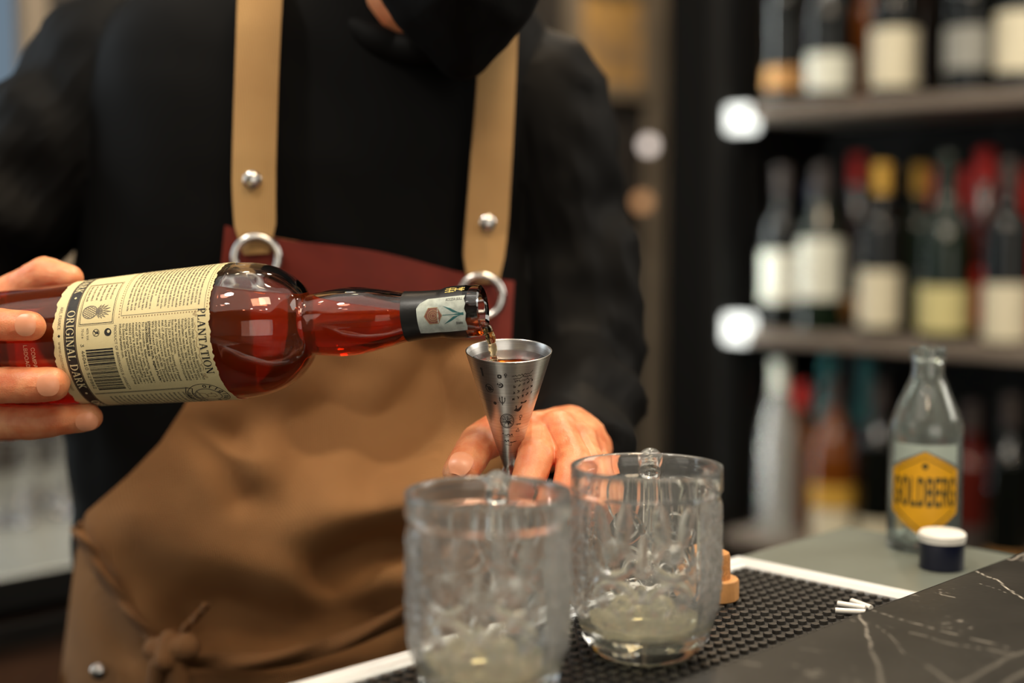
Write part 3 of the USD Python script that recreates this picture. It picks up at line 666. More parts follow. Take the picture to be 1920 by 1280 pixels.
# signs, barcode
put(affinity.translate(Point(0, 0).buffer(2.4 * mm), -8.6 * mm, vv_(37.5) * mm)); put(affinity.translate(Point(0, 0).buffer(1.0 * mm), -9.0 * mm, vv_(38) * mm), 'ink_cream4', .004, .00012)
put(affinity.translate(Point(0, 0).buffer(2.3 * mm).difference(Point(0, 0).buffer(2.0 * mm)), -8.8 * mm, vv_(29.5) * mm))
fig = affinity.scale(unary_union([LineString([(-1.2, -1.5), (.4, .2), (-.4, 1.4)]).buffer(.35), Point(.5, 1.2).buffer(.5), LineString([(-1.5, 1.2), (1.5, -1.2)]).buffer(.15)]), mm, mm, origin=(0, 0))
put(affinity.translate(fig, -8.8 * mm, vv_(29.5) * mm))
put_text('40% Vol.', -12 * mm, -4.5 * mm, vv_(23) * mm, 1.5 * mm, 'ink_soft'); put_text('70 cl e', -12 * mm, -6 * mm, vv_(19.5) * mm, 1.5 * mm, 'ink_soft')
rb = random.Random(11); u = 1.2; bars = []
while u < 29.5:
    wd = rb.choice((.33, .33, .66, .99)); bars.append(sbox(u * mm, vv_(21.5) * mm, (u + wd) * mm, vv_(40) * mm)); u += wd + rb.choice((.33, .33, .66))
put(unary_union(bars), 'ink', .008)
put_text('3', -2.4 * mm, -.8 * mm, vv_(18.5) * mm, 2.1 * mm); put_text('460410', 1.6 * mm, 14 * mm, vv_(18.5) * mm, 2.1 * mm); put_text('529862', 16 * mm, 28.6 * mm, vv_(18.5) * mm, 2.1 * mm)
put_text('PRODUCT OF BARBADOS & JAMAICA', -12.5 * mm, 31.5 * mm, vv_(41.7) * mm, 1.7 * mm, 'ink_soft')
# the story of the rum in the middle column, reading down the picture
story = ['With help from the spirits and', 'cocktail historian David Won-', 'drich, we\'ve tried to revive this', 'forgotten nectar. We relied on se-', 'veral ancient recipes, and added', 'a few traditional techniques', 'from our own bag of tricks.',
         'The 1824 English Journal of Patent', 'and Inventions and the 1844 Jour-', 'nal of Agricultural Society were', 'our main sources of inspiration,', 'along, of course, with Mr. Dickens.', 'We infused ripe Queen Victoria', 'pineapples in rich, aged PLAN-',
         'TATION ORIGINAL DARK RUM', 'for 3 months. Meanwhile, we ma-', 'cerated, also in rum, the bare', 'rind of the fruit (where the pi-', 'neapple\'s essential oil chiefly re-', 'sides) and then distilled it, crea-', 'ting a bright pineapple essence', 'to blend with the boldness of the', 'infused Plantation rum.']
for k, s in enumerate(story):
    short = len(s) < 28
    put_text(s, -13 * mm, (8 if short else 27) * mm, vv_(93.2 - k * 2.18) * mm, 1.5 * mm, 'ink', bold=(k >= 13 and k < 15))
# upper block in a dotted frame, lower block beyond the rule
for k in range(20):
    microtext(-62, -20.5 - (9 if k == 12 else 0), vv_(97 - k * 2.5), 1.4)
    microtext(37.5, 76, vv_(84 - k * 3.1), 1.5)
put(rect(-64, vv_(46), -18, vv_(101.5), .25), 'ink_soft')
dots = [Point(uu * mm, vv_(v) * mm).buffer(.42 * mm, 4) for v in np.arange(48, 101, 1.9) for uu in (-16.8,)] + [Point(uu * mm, vv_(103) * mm).buffer(.42 * mm, 4) for uu in np.arange(-63, -17, 1.9)] + [Point(uu * mm, vv_(44.8) * mm).buffer(.42 * mm, 4) for uu in np.arange(-63, -17, 1.9)]
put(unary_union(dots), 'ink_brown')
put(sbox(33.2 * mm, vv_(17) * mm, 33.5 * mm, vv_(80) * mm), 'ink', .004); put(sbox(33.9 * mm, vv_(17) * mm, 34.3 * mm, vv_(80) * mm), 'ink_soft', .004)
# the name by the upper edge, in serif capitals
g, w_ = serif_line('PLANTATION', 5.0 * mm, .10); g = affinity.scale(g, 41.5 * mm / w_, 1, origin=(0, 0))
put(affinity.translate(g, -18.5 * mm, vv_(97.3) * mm), 'ink', .004, .0001)
rs = random.Random(4); pts = [((-10 + k * 1.05) * mm, (vv_(96.0) + rs.uniform(-.9, .9)) * mm) for k in range(30)]
put(LineString(spline(np.array(pts), 160)).buffer(.13 * mm), 'ink_brown', .003)
for uu, v in ((-15.5, 95.6), (24.5, 95.6)):
    put(affinity.translate(unary_union([Point(-1 * mm, 0).buffer(.7 * mm), Point(1 * mm, .6 * mm).buffer(.6 * mm), Point(.3 * mm, -.9 * mm).buffer(.5 * mm)]).boundary.buffer(.14 * mm), uu * mm, vv_(v) * mm), 'ink_brown', .003)
# round emblem with the word on an arc at the lower corner
cu, cv = 44, vv_(90)
for r0, r1, ik in ((13.2, 12.8, 'ink'), (8.6, 8.2, 'ink_soft'), (8.0, 7.8, 'ink_soft')):
    put(affinity.translate(affinity.scale(Point(0, 0).buffer(1, 32), r0 * mm, r0 * mm).difference(affinity.scale(Point(0, 0).buffer(1, 32), r1 * mm, r1 * mm)), cu * mm, cv * mm), ik, .004)
for k, c in enumerate('originals'):
    a = math.radians(172 - k * 19.5); m = meshkit.text_mesh(c, 3.3 * mm, .00008, bold=True); e = m.bounds; m.apply_translation((-(e[0, 0] + e[1, 0]) / 2, 0, 0))
    m.apply_transform(trimesh.transformations.rotation_matrix(a - PI / 2, [0, 0, 1])); m.apply_translation(((cu + 9.6 * math.cos(a)) * mm, (cv + 9.6 * math.sin(a)) * mm, 0)); PR.append((m, 'ink', .006))
man = unary_union([Point(0, 1.2).buffer(2.0), Polygon([(-4, -5), (4, -5), (2.6, -1.2), (-2.6, -1.2)]), sbox(-3.2, 2.6, 3.2, 3.2), sbox(-2, 3.2, 2, 5)])
put(affinity.translate(affinity.scale(man, mm, mm, origin=(0, 0)), cu * mm, cv * mm).boundary.buffer(.2 * mm), 'ink_brown', .003)
rib = LineString([(cu - 10, cv - 9), (cu - 4, cv - 11.5), (cu + 4, cv - 11.5), (cu + 10, cv - 9)])
put(affinity.scale(rib.buffer(2.0, cap_style=2), mm, mm, origin=(0, 0)).boundary.buffer(.25 * mm), 'ink', .004); put_text('1824', (cu - 5) * mm, (cu + 5) * mm, (cv - 12.6) * mm, 2.2 * mm)
for ik in ('ink', 'ink_soft', 'ink_brown', 'ink_cream1', 'ink_cream2', 'ink_cream3', 'ink_cream4'):
    ms = [wrap(m, RP, size=sz) for m, i, sz in PR if i == ik]
    # angles on the label are laid out on its mean radius
    obj({'ink': 'dark_print', 'ink_soft': 'grey_print', 'ink_brown': 'brown_print', }.get(ik, 'cream_lettering'), trimesh.util.concatenate(ms), M[ik.rstrip('1234')], label, smooth=False)
# white code printed on the glass below the label
cd = []
for k, (s, v) in enumerate((('COMPAGNIA', .0560), ('LBDOA002', .0510))):
    m = meshkit.text_mesh(s, .0026, .00006); m.apply_translation((-.003 - k * .002, v, 0)); cd.append(wrap(m, lambda y: RL(y) + .0001))
obj('printed_code', trimesh.util.concatenate(cd), M['ink_cream'], rum, smooth=False)
# capsule and tax stamp on the neck
cs = [(p[0] + .0003, p[1]) for p in outc if p[1] > .2862] + [(.0147, .310), (.0156, .3125), (.0160, .317), (.01605, .3255)]
cs2 = [(r - .00025, v) for r, v in reversed(cs)]
obj('neck_capsule', lathe(cs + cs2 + [cs[0]], 72), M['capsule'], rum, label='black shrink capsule round the neck')
csa = np.array(cs)
def RC(v): return np.interp(v, csa[:, 1], csa[:, 0]) + .00012
st = Polygon([(-8, 299), (-11, 304), (-11.5, 327.5), (-9, 326.8), (-6, 327.8), (-3, 326.9), (0, 327.8), (4, 327.0), (8, 327.6), (11, 327), (11.5, 303), (11, 297.5), (-5, 297)])
stamp = obj('tax_stamp', wrap(extrude(affinity.scale(st, mm, mm, origin=(0, 0)), .00012), RC, size=.002), M['stamp'], rum, label='pale grey-green paper tax stamp on the neck')
hx = Polygon([(5.6 * math.cos(PI / 6 + k * PI / 3 + PI / 6 * 1), 307.3 + 5.6 * math.sin(PI / 6 + k * PI / 3 + PI / 6)) for k in range(6)]); hx = affinity.rotate(hx, 30)
hm = wrap(extrude(affinity.scale(hx, mm, mm, origin=(0, 0)), .00004), lambda v: RC(v) + .00012, size=.0015)
obj('hexagon_print', hm, M['stamp_brown'], stamp)
hr = unary_union([affinity.translate(Point(0, 0).buffer(r).difference(Point(0, 0).buffer(r - .35)), 0, 307.3) for r in (3.6, 2.5, 1.4)] + [hx.boundary.buffer(.2)])
obj('rosette_lines', wrap(extrude(affinity.scale(hr, mm, mm, origin=(0, 0)), .00003), lambda v: RC(v) + .00017, size=.002), M['ink_brown'], stamp)
lf = unary_union([Polygon([(-.1, 326.4), (-1.2, 320), (-5.6, 313.6), (-3.9, 318.4), (-1.4, 322.6)]), Polygon([(.1, 326.4), (1.2, 320), (5.6, 313.6), (3.9, 318.4), (1.4, 322.6)]), sbox(-.2, 313.2, .2, 326.4), Polygon([(-.9, 326.4), (.9, 326.4), (0, 318)])])
obj('palm_print', wrap(extrude(affinity.scale(lf, mm, mm, origin=(0, 0)), .00004), lambda v: RC(v) + .00012, size=.002), M['stamp_teal'], stamp)
tx = []
for s, uu, v, h, wdt in (('ACCISA SULL', -8.6, 317.0, 1.7, 10.5), ('Stato', 6.2, 321.0, 1.6, 4.2)):      # the two lines read along the bottle, as printed
    m = meshkit.text_mesh(s, h * mm, .00004, bold=True); e = m.bounds; m.apply_scale((wdt * mm / (e[1, 0] - e[0, 0]), 1, 1))
    m.apply_transform(trimesh.transformations.rotation_matrix(PI / 2, [0, 0, 1])); m.apply_translation((uu * mm, (v - (1.5 if uu < 0 else 0)) * mm, 0)); tx.append(wrap(m, lambda y: RC(y) + .00012, size=.003))
obj('stamp_lettering', trimesh.util.concatenate(tx), M['ink'], stamp, smooth=False)
em = unary_union([sbox(-4.6, 314.2, -3.9, 321), sbox(-6.6, 314.4, -5.9, 320), sbox(-2.6, 314.4, -1.9, 320), sbox(-7, 316.9, -1.5, 317.5), sbox(-6.2, 320.4, -2.2, 321.0), sbox(-5.6, 323.0, -4.9, 326.4), sbox(-3.6, 323, -2.9, 326.4), sbox(-6.4, 324.3, -2.1, 324.9), sbox(-4.6, 321, -3.9, 325)])
obj('gold_emblem', wrap(extrude(affinity.scale(em, mm, mm, origin=(0, 0)), .00006), lambda v: RC(v), u0=-.82, size=.002), M['gold_print'], rum, label='gold mark printed on the capsule')

# ------------------------------------------------------------------ jigger and the rum poured into it
JT = math.radians(10.5)
zj = UP * math.cos(JT) - FH * math.sin(JT); xj = -FH * math.cos(JT) - UP * math.sin(JT); yj = np.cross(zj, xj)
rimc = at(954, 657, 0.866); JL, JL2, JR, JR2, JW = 0.0745, 0.046, 0.0264, 0.0205, 0.0036
jbase = rimc - zj * (JL + JL2)
jig = thing('jigger', 'double-cone steel jigger with black printed symbols held between finger and thumb', 'jigger', m4=mat4(xj, yj, zj, jbase))
ZW = JL2
jo = [(JR2 - .0003, 0), (JR2, .0004)] + [(JW + (JR2 - JW) * (1 - a)**1.05, a * ZW) for a in np.linspace(.05, .95, 12)] + [(JW, ZW)] + [(JW + (JR - JW) * a**0.97, ZW + JL * a) for a in np.linspace(.03, 1, 24)]
ji = [(JR - .0004, ZW + JL + .0002), (JR - .0009, ZW + JL - .0003)] + [(max(JW + (JR - JW) * a**0.97 - .0009, 0.0), ZW + JL * a) for a in np.linspace(.96, .06, 20)] + [(0, ZW + JL * .04)]
jl = [(0, ZW - .005)] + [(max(JW + (JR2 - JW) * (1 - a)**1.05 - .0009, .0002), a * ZW) for a in np.linspace(.85, .02, 14)] + [(JR2 - .0009, 0.0002), (JR2 - .0003, 0)]
obj('steel_body', lathe(jl + jo[1:] + ji, 96), M['brushed'], jig, smooth=40)
def RJ(v): return JW + (JR - JW) * max((v - ZW) / JL, 0.02)**0.97 + .00004
rj = random.Random(21); JP = []
def jput(shape, u, dz, sc=1.0, rot=0.0):
    """shape in mm round its own middle, placed u mm to the right at dz mm below the rim"""
    s = affinity.translate(affinity.scale(affinity.rotate(shape, rot, origin=(0, 0)), sc, sc, origin=(0, 0)), 0, 0)
    m = extrude(affinity.scale(s, mm, mm, origin=(0, 0)), .00003); z = ZW + JL - dz * mm; r = RJ(z)
    m.apply_translation((0, z, 0)); JP.append(wrap(m, RJ, u0=u * mm / r, size=.0015))
def scribble(w_, h_, n, t=.19, sl=.25):
    x = np.linspace(0, w_, n); y = [rj.uniform(0, h_) * (1 if rj.random() < .8 else 1.9) for _ in x]
    return affinity.skew(LineString(spline(np.stack([x - w_ / 2 + np.array([rj.uniform(-.2, .2) for _ in x]), y], 1), n * 5)).buffer(t), 14)
def sym():
    a = LineString(spline(np.array([(rj.uniform(-1, 1), rj.uniform(-1, 1)) for _ in range(5)]), 20)).buffer(.26)
    return a.union(LineString([(rj.uniform(-1, 0), -1), (rj.uniform(0, 1), rj.uniform(-.5, 1))]).buffer(.24))
for k in range(3):                                  # the written lines and rows of signs at the upper right
    jput(scribble(13 - k, 1.0, 22), 8.6 + .3 * k, 9.0 + 1.9 * k, 1.0, 6)
for r_ in range(3):
    for c_ in range(5):
        jput(sym(), 3.6 + c_ * 2.9 - r_ * .35, 16.4 + 4.2 * r_ - c_ * .75, .78 + .03 * r_)
star = unary_union([sbox(-.9, -.35, .9, .35), sbox(-.35, -.9, .35, .9), affinity.rotate(sbox(-1.0, -.3, 1.0, .3), 45), affinity.rotate(sbox(-1.0, -.3, 1.0, .3), -45)]).difference(Point(0, 0).buffer(.32))
jput(star, -5.6, 9.6, 1.5); jput(unary_union([Point(0, .5).buffer(.9).difference(Point(0.1, .6).buffer(.35)), sbox(-.2, -1.6, .2, 0), sbox(-.8, -1.0, .8, -.7)]), -1.9, 8.8, 1.05)
moon = unary_union([Point(0, 0).buffer(1.6).difference(Point(-.5, .2).buffer(1.15)), Point(-.2, .3).buffer(.55), LineString([(-1.4, 1.2), (-1.7, .4), (-.8, .2)]).buffer(.25)])
jput(moon, -5.0, 15.6, 1.1)
tri = unary_union([LineString([(0, -3), (0, 2.9)]).buffer(.28), LineString(spline(np.array([(-1.7, 2.2), (-1.6, 0), (-1, -1.1), (0, -1.2), (1, -1.1), (1.6, 0), (1.7, 2.2)]), 30)).buffer(.28), Polygon([(-.6, 2.2), (.6, 2.2), (0, 3.4)]), Polygon([(-2.2, 1.6), (-1.2, 1.6), (-1.7, 2.9)]), Polygon([(2.2, 1.6), (1.2, 1.6), (1.7, 2.9)]), sbox(-.9, -2.2, .9, -1.8)])
jput(tri, -3.9, 26.2, .95)
coin = [Point(0, 0).buffer(5.2, 32).difference(Point(0, 0).buffer(4.75, 32)), Point(0, 0).buffer(4.4, 32).difference(Point(0, 0).buffer(4.2, 32))]
for k in range(9):
    a = k * .7; coin.append(LineString(spline(np.array([(4.2 * math.cos(a) * f + rj.uniform(-.5, .5), 4.2 * math.sin(a) * f + rj.uniform(-.5, .5)) for f in (.95, .65, .35, .05)]), 16)).buffer(.17))
for k in range(4):
    coin.append(affinity.translate(Point(0, 0).buffer(1.1 + .55 * k, 16).difference(Point(0, 0).buffer(.9 + .55 * k, 16)), -.8, .9).intersection(Point(0, 0).buffer(4.3)))
coin.append(affinity.translate(Polygon([(0, 0), (1.9, -.4), (2.6, -2.6), (1.2, -1.9), (.6, -3.2), (-.3, -1.6)]), .6, .2))
jput(affinity.scale(unary_union(coin), .86, 1.0, origin=(0, 0)), -1.1, 40.3, .98)
jput(unary_union([Point(0, 0).buffer(2.3, 24).difference(Point(0, 0).buffer(1.95, 24)), Point(.3, -.2).buffer(1.2), LineString([(-1.8, 1), (1.8, -.6)]).buffer(.3)]), -12.4, 18.5, 1.25); jput(unary_union([sbox(-.8, -3, .9, 3.4), Point(0, 3).buffer(1.2)]), -17.4, 8.5, .8); jput(Point(0, 0).buffer(1.2), -8.6, 28.4, .9)
bird = unary_union([Polygon([(-3, -.6), (-1.2, .4), (0, .2), (1.6, 1.9), (2.6, 2.8), (2.2, .6), (1.4, -1.2), (0, -1.9), (-1.8, -1.4)]), Polygon([(-1.9, .2), (-1.5, 2.0), (-1.1, 2.0), (-1.0, .2)]), Point(-1.6, 2.2).buffer(.5)])
jput(bird, 5.8, 32.2, .95); jput(unary_union([sbox(-2.0, -.5, 1.8, .4), Point(-1.8, .2).buffer(.8), sbox(.6, .2, 1.9, 1.0), Point(1.9, .6).buffer(.5)]), 9.6, 28.0, .85, 8)
ven = unary_union([Point(0, 1).buffer(1.25).difference(Point(0, 1).buffer(.85)), sbox(-.2, -2.4, .2, -.2), sbox(-1, -1.5, 1, -1.1)])
jput(ven, 7.4, 38.6, .85); jput(unary_union([sbox(-1.8 + .8 * k, -.6 - .3 * (k % 2), -1.5 + .8 * k, .7) for k in range(5)] + [sbox(-1.8, -.15, 1.8, .15)]), 6.2, 43.0, .85)
jput(Polygon([(-1.3, -1.2), (1.3, -1.2), (0, 1.4)]).boundary.buffer(.16), 5.7, 47.2, .9)
jput(scribble(4.6, 1.3, 12, .21), -.1, 50.9, 1.0, 2); jput(LineString([(-2.6, 0), (2.6, .4)]).buffer(.12), .2, 51.8); jput(scribble(2.6, 1.7, 8, .23), -1.2, 55.6); jput(scribble(3.6, .8, 10, .21), 2.6, 56.0, 1, 6); jput(LineString([(-2, .2), (2.1, -.5), (2.0, 2.4)]).buffer(.12), -.2, 57.6, .9); jput(Point(0, 0).buffer(.4), -3.6, 49.4)
obj('printed_symbols', trimesh.util.concatenate(JP), M['jig_ink'], jig, smooth=False, label='black printed symbols and handwriting')
# poured rum: the stream and the pool in the jigger
p = spline([at(897, 611, .857), at(908, 612, .855), at(916, 622, .856), at(921, 638, .858), at(924, 655, .860), at(926, 676, .862)], 60)
s = np.linspace(0, 1, 60); r = .0036 - .0014 * s + .0004 * np.sin(s * 26) * s
strm = tube(p, r, 20)
t = thing('poured_rum', 'thin clear amber stream of rum falling from the bottle lip into the jigger', 'rum', jbase)
v = strm.vertices - jbase; obj('stream', trimesh.Trimesh(v, strm.faces, process=False), M['rum_thin'], t, smooth=True)
pz = ZW + JL - .0062; pr_ = RJ(pz) - .00105
pool = lathe([(0, pz - .018), (RJ(pz - .018) - .00105, pz - .018), (pr_, pz), (pr_ - .001, pz + .0001), (.012, pz - .0002), (.006, pz + .0003), (0, pz)], 64)
W = np.stack([xj, yj, zj], 1); pool.vertices = pool.vertices @ W.T
obj('pool', pool, M['rum_thin'], t, smooth=30)

# ------------------------------------------------------------------ the bartender
person = thing('person', 'person in black shirt, black mask and tan canvas apron pouring rum into the jigger', 'person', loc(-0.155, 1.17, 0))
O = loc(-0.155, 1.17, 0)
def L_(t): t = t.copy(); t.vertices = t.vertices - O; return t
# torso sections: height, middle (right of camera, ahead), half width, half depth
SEC = np.array([(0.80, -.155, 1.19, .19, .125), (0.94, -.150, 1.185, .212, .132), (1.04, -.150, 1.182, .212, .130), (1.10, -.152, 1.18, .216, .126), (1.16, -.155, 1.175, .222, .120), (1.22, -.158, 1.17, .205, .117),
                (1.28, -.160, 1.165, .186, .117), (1.34, -.157, 1.16, .188, .115), (1.39, -.155, 1.155, .188, .107), (1.43, -.150, 1.15, .180, .098), (1.46, -.146, 1.148, .162, .090), (1.485, -.132, 1.143, .122, .078), (1.51, -.102, 1.135, .072, .064), (1.535, -.088, 1.13, .056, .056)])
def sec(z): return [np.interp(z, SEC[:, 0], SEC[:, k]) for k in range(1, 5)]
NE = 2.4
def front(X, z):
    cx, cy, a, b_ = sec(z); t_ = min(abs(X - cx) / a, .985); return cy - b_ * (1 - t_**NE)**(1 / NE)
def loft(shrink, z0, z1):
    zs = np.linspace(z0, z1, 44); th = np.arange(72) * 2 * PI / 72; V = []
    for z in zs:
        cx, cy, a, b_ = sec(z); a, b_ = a - shrink, b_ - shrink; c, s = np.cos(th), np.sin(th)
        X, Y = cx + a * np.sign(c) * np.abs(c)**(2 / NE), cy + b_ * np.sign(s) * np.abs(s)**(2 / NE)
        V.append(RT * X[:, None] + FH * Y[:, None] + UP * z)
    n = 72; V = np.vstack(V + [[V[0].mean(0)], [V[-1].mean(0)]]); F = []
    for k in range(len(zs) - 1):
        for j in range(n):
            i2 = (j + 1) % n; F += [(k * n + j, k * n + i2, (k + 1) * n + i2), (k * n + j, (k + 1) * n + i2, (k + 1) * n + j)]
    for j in range(n):
        F += [(len(V) - 2, (j + 1) % n, j), (len(V) - 1, (len(zs) - 1) * n + j, (len(zs) - 1) * n + (j + 1) % n)]
    m = trimesh.Trimesh(V, F, process=False); m.fix_normals(); return to_man(m)
ARM_R = [at(1000, 205, 1.14), at(1062, 470, 1.15), at(1088, 725, 1.13), at(1083, 826, .985)]
ARM_L = [at(238, 128, 1.15), at(-22, 424, 1.13), at(-282, 728, 1.09), at(-190, 690, .955)]
shirt_m = union([loft(0, .90, 1.525)] + chain(ARM_R, [.062, .058, .055, .041], 28) + chain(ARM_L, [.066, .060, .056, .038], 28))
sh = smoothed(shirt_m, 0.010, 10)
vn = sh.vertex_normals; q = np.array(sh.vertices)
Xc, Yc, Zc = q @ RT, q @ FH, q[:, 2]
arm = np.clip((np.abs(Xc + .155) - .16) / .05, 0, 1)
f1 = meshkit.fbm(np.stack([Xc * 14 + Zc * 9, Yc * 12, Zc * 7 - Xc * 5], -1), 3, 2) - .5
f2 = np.abs(meshkit.fbm(np.stack([Xc * 10 - Zc * 16, Yc * 9 + Zc * 12, Zc * 9 + Xc * 16], -1), 2, 8) - .5) - .12
sh.vertices = q + vn * (f1 * (.006 + .008 * arm) + arm * f2 * -.036)[:, None]
shirt = obj('shirt', L_(sh), M['shirt'], person, smooth=True, label='black long-sleeved cotton shirt')

# head: looks down at the jigger
fd = -FH * .80 - UP * .60; ud = UP * .80 - FH * .60
chin = at(866, 128, 1.0); hc = chin + ud * .112 - fd * .058
def hp(x, y, z): return hc + RT * x + fd * y + ud * z        # right, face-ward, up in the head
head = [hull([(hp(0, -.025, .045), .078), (hp(0, .015, .05), .070), (hp(0, -.03, .0), .070), (hp(0, .035, .01), .055), (hp(.03, .03, -.02), .04), (hp(-.03, .03, -.02), .04)], 28),
        hull([(hp(0, .035, 0), .05), (hp(.038, .0, -.055), .018), (hp(-.038, .0, -.055), .018), (hp(0, .052, -.095), .018), (hp(.02, .05, -.06), .025), (hp(-.02, .05, -.06), .025)], 24),
        hull([(hp(0, .088, .012), .006), (hp(0, .108, -.022), .008), (hp(.012, .095, -.024), .006), (hp(-.012, .095, -.024), .006), (hp(0, .08, -.02), .01)]),
        hull([(hp(.028, .078, .03), .010), (hp(-.028, .078, .03), .010)])]
for sg in (-1, 1):
    head += [hull([(hp(sg * .078, -.012, .02), .006), (hp(sg * .082, -.022, .012), .007), (hp(sg * .080, -.012, -.02), .006)])]
neckb = loc(-.092, 1.13, 1.43)
neck = chain([neckb, hp(0, -.03, -.05)], [.056, .052], 28)
# the hand round the bottle, at the left
HL = []
WL = at(-250, 690, .945)
mcp = {'index': at(-140, 628, .892), 'middle': at(-145, 690, .895), 'ring': at(-140, 745, .912), 'little': at(-130, 775, .940)}
HL.append(hull([(WL, .026), (mcp['index'], .013), (mcp['middle'], .0135)])); HL.append(hull([(WL, .026), (mcp['ring'], .0125), (mcp['little'], .011)])); HL.append(hull([(WL, .025), (mcp['middle'], .013), (mcp['ring'], .0125)]))
HL.append(hull([(WL, .025), (at(-150, 640, .945), .016), (mcp['index'], .0125)]))
fl = {'index': ([mcp['index'], at(-60, 606, .876), at(8, 609, .868), at(58, 611, .8675)], [.0125, .0112, .0100, .0092]),
      'middle': ([mcp['middle'], at(-55, 722, .884), at(42, 722, .874), at(98, 720, .8735)], [.013, .0118, .0113, .0107]),
      'ring': ([mcp['ring'], at(-60, 790, .908), at(60, 792, .900), at(166, 782, .899)], [.0125, .0118, .0112, .0088]),
      'little': ([mcp['little'], at(-60, 800, .945), at(20, 800, .948), at(75, 792, .946)], [.011, .0102, .0095, .0085])}
for p_, r_ in fl.values(): HL += chain(p_, r_)
HL += chain([at(-160, 655, .945), at(-60, 590, .950), at(38, 540, .947), at(84, 512, .937), at(132, 521, .928)], [.016, .0135, .0120, .0112, .0085])
# the hand round the jigger
HR = []
WR = at(1088, 822, .99)
mc = {'index': at(1006, 812, .915), 'middle': at(1046, 810, .907), 'ring': at(1083, 830, .910), 'little': at(1110, 856, .922)}
for k_, p_ in mc.items(): HR.append(ball(p_ + UP * .0015, {'index': .0130, 'middle': .0132, 'ring': .0126, 'little': .0110}[k_], 20))
HR += [hull([(WR, .027), (mc['index'], .0125), (mc['middle'], .0125)], 24), hull([(WR, .027), (mc['middle'], .0125), (mc['ring'], .012)], 24), hull([(WR, .027), (mc['ring'], .012), (mc['little'], .0105)], 24)]
HR.append(hull([(WR, .025), (at(1020, 835, .955), .018), (mc['index'], .011), (at(985, 818, .948), .015)], 24))
fr_ = {'index': ([mc['index'], at(1004, 858, .874), at(988, 912, .861), at(974, 950, .866)], [.0125, .0118, .0104, .0090]),
       'middle': ([mc['middle'], at(1077, 872, .872), at(1064, 928, .860), at(1036, 962, .864)], [.0125, .0118, .0104, .0090]),
       'ring': ([mc['ring'], at(1115, 895, .879), at(1107, 945, .867), at(1082, 972, .870)], [.012, .0110, .0100, .0088]),
       'little': ([mc['little'], at(1138, 915, .897), at(1132, 950, .888), at(1110, 976, .887)], [.0105, .0096, .0088, .0078])}
for p_, r_ in fr_.values(): HR += chain(p_, r_)
HR += chain([at(1010, 835, .960), at(944, 806, .930), at(896, 832, .896), at(864, 884, .866)], [.018, .0145, .0125, .0112])
def fine_hand(ms, detail=.0026):
    t_ = smoothed(union(ms), detail, 36); n_ = t_.vertex_normals; v_ = np.array(t_.vertices)
    w_ = meshkit.fbm(v_ * 180, 3, 4) - .5; t_.vertices = v_ + n_ * (w_ * .0012)[:, None]; return to_man(t_)
forearms = chain([ARM_R[2], WR], [.032, .025], 20) + chain([ARM_L[2], WL], [.030, .025], 20)
inner = [loft(.018, .84, 1.46)] + chain([loc(-.155, 1.19, .86), loc(-.06, 1.19, .86)], [.10, .09]) + chain(ARM_R[:3], [.042, .038, .032], 20) + chain(ARM_L[:3], [.044, .038, .032], 20)
for sg in (-1, 1):
    inner += chain([loc(-.155 + sg * .09, 1.19, .86), loc(-.155 + sg * .10, 1.17, .48), loc(-.155 + sg * .11, 1.20, .09)], [.08, .052, .034], 20)
    inner += chain([loc(-.155 + sg * .11, 1.20, .05), loc(-.155 + sg * .12, 1.06, .04)], [.035, .028], 16)
body_c = to_man(smoothed(union(inner + head + neck + forearms), .010, 8))
body = union([body_c, fine_hand(HL), fine_hand(HR)])
bd = obj('body', L_(from_man(body)), M['skin'], person, smooth=True, label='bare hands and throat')

def nail(center, along, across, w, l, r, back):
    """a curved fingernail lying on a fingertip of radius r"""
    n_ = np.cross(along, across); n_ /= np.linalg.norm(n_)
    a = along / np.linalg.norm(along); c = np.cross(n_, a); P = np.zeros((15, 13, 3))
    for i, s in enumerate(np.linspace(-1, 1, 15)):
        wd = w / 2 * (1 - .42 * abs(s)**3.2) if s > 0 else w / 2 * (1 - .30 * abs(s)**3)
        for j, k in enumerate(np.linspace(-1, 1, 13)):
            x = k * wd; y = s * l / 2 * (1 - .18 * k * k if s < 0 else 1 - .10 * k * k)
            P[i, j] = center + a * y + c * x - n_ * (r * (1 - math.sqrt(max(0, 1 - (x / (r * 1.1))**2))) + .95 * (r - math.sqrt(max(0, r * r - min(max(0, y + back), r * .95)**2))))
    return sheet(P, .0009)
def tocam(p): v_ = EYE - p; return v_ / np.linalg.norm(v_)
def put_nail(tip_, prev, r, w, l, nrm, back=.0):
    a = tip_ - prev; a /= np.linalg.norm(a); nrm = nrm - a * (nrm @ a); nrm /= np.linalg.norm(nrm); c = np.cross(nrm, a)
    m = nail(tip_ + a * back + nrm * (r + .0009), a, c, w, l, r, back)
    if (m.face_normals[0] @ nrm) < 0: m.invert()
    obj('fingernail', L_(m), M['nail'], bd, smooth=40)
p_, r_ = fl['index']; put_nail(p_[3], p_[2], r_[3], .0125, .0118, tocam(p_[3]) + UP * .05, .0)
p_, r_ = fl['middle']; put_nail(p_[3], p_[2], r_[3], .0125, .0125, tocam(p_[3]) - UP * .05, .001)
p_, r_ = fl['ring']; put_nail(p_[3], p_[2], r_[3], .0110, .0125, tocam(p_[3]) * .8 - UP * .25, .001)
put_nail(at(864, 884, .866), at(896, 832, .896), .0112, .0135, .0135, tocam(at(864, 884, .866)) * .95 + UP * .25 - RT * .1, .0045)

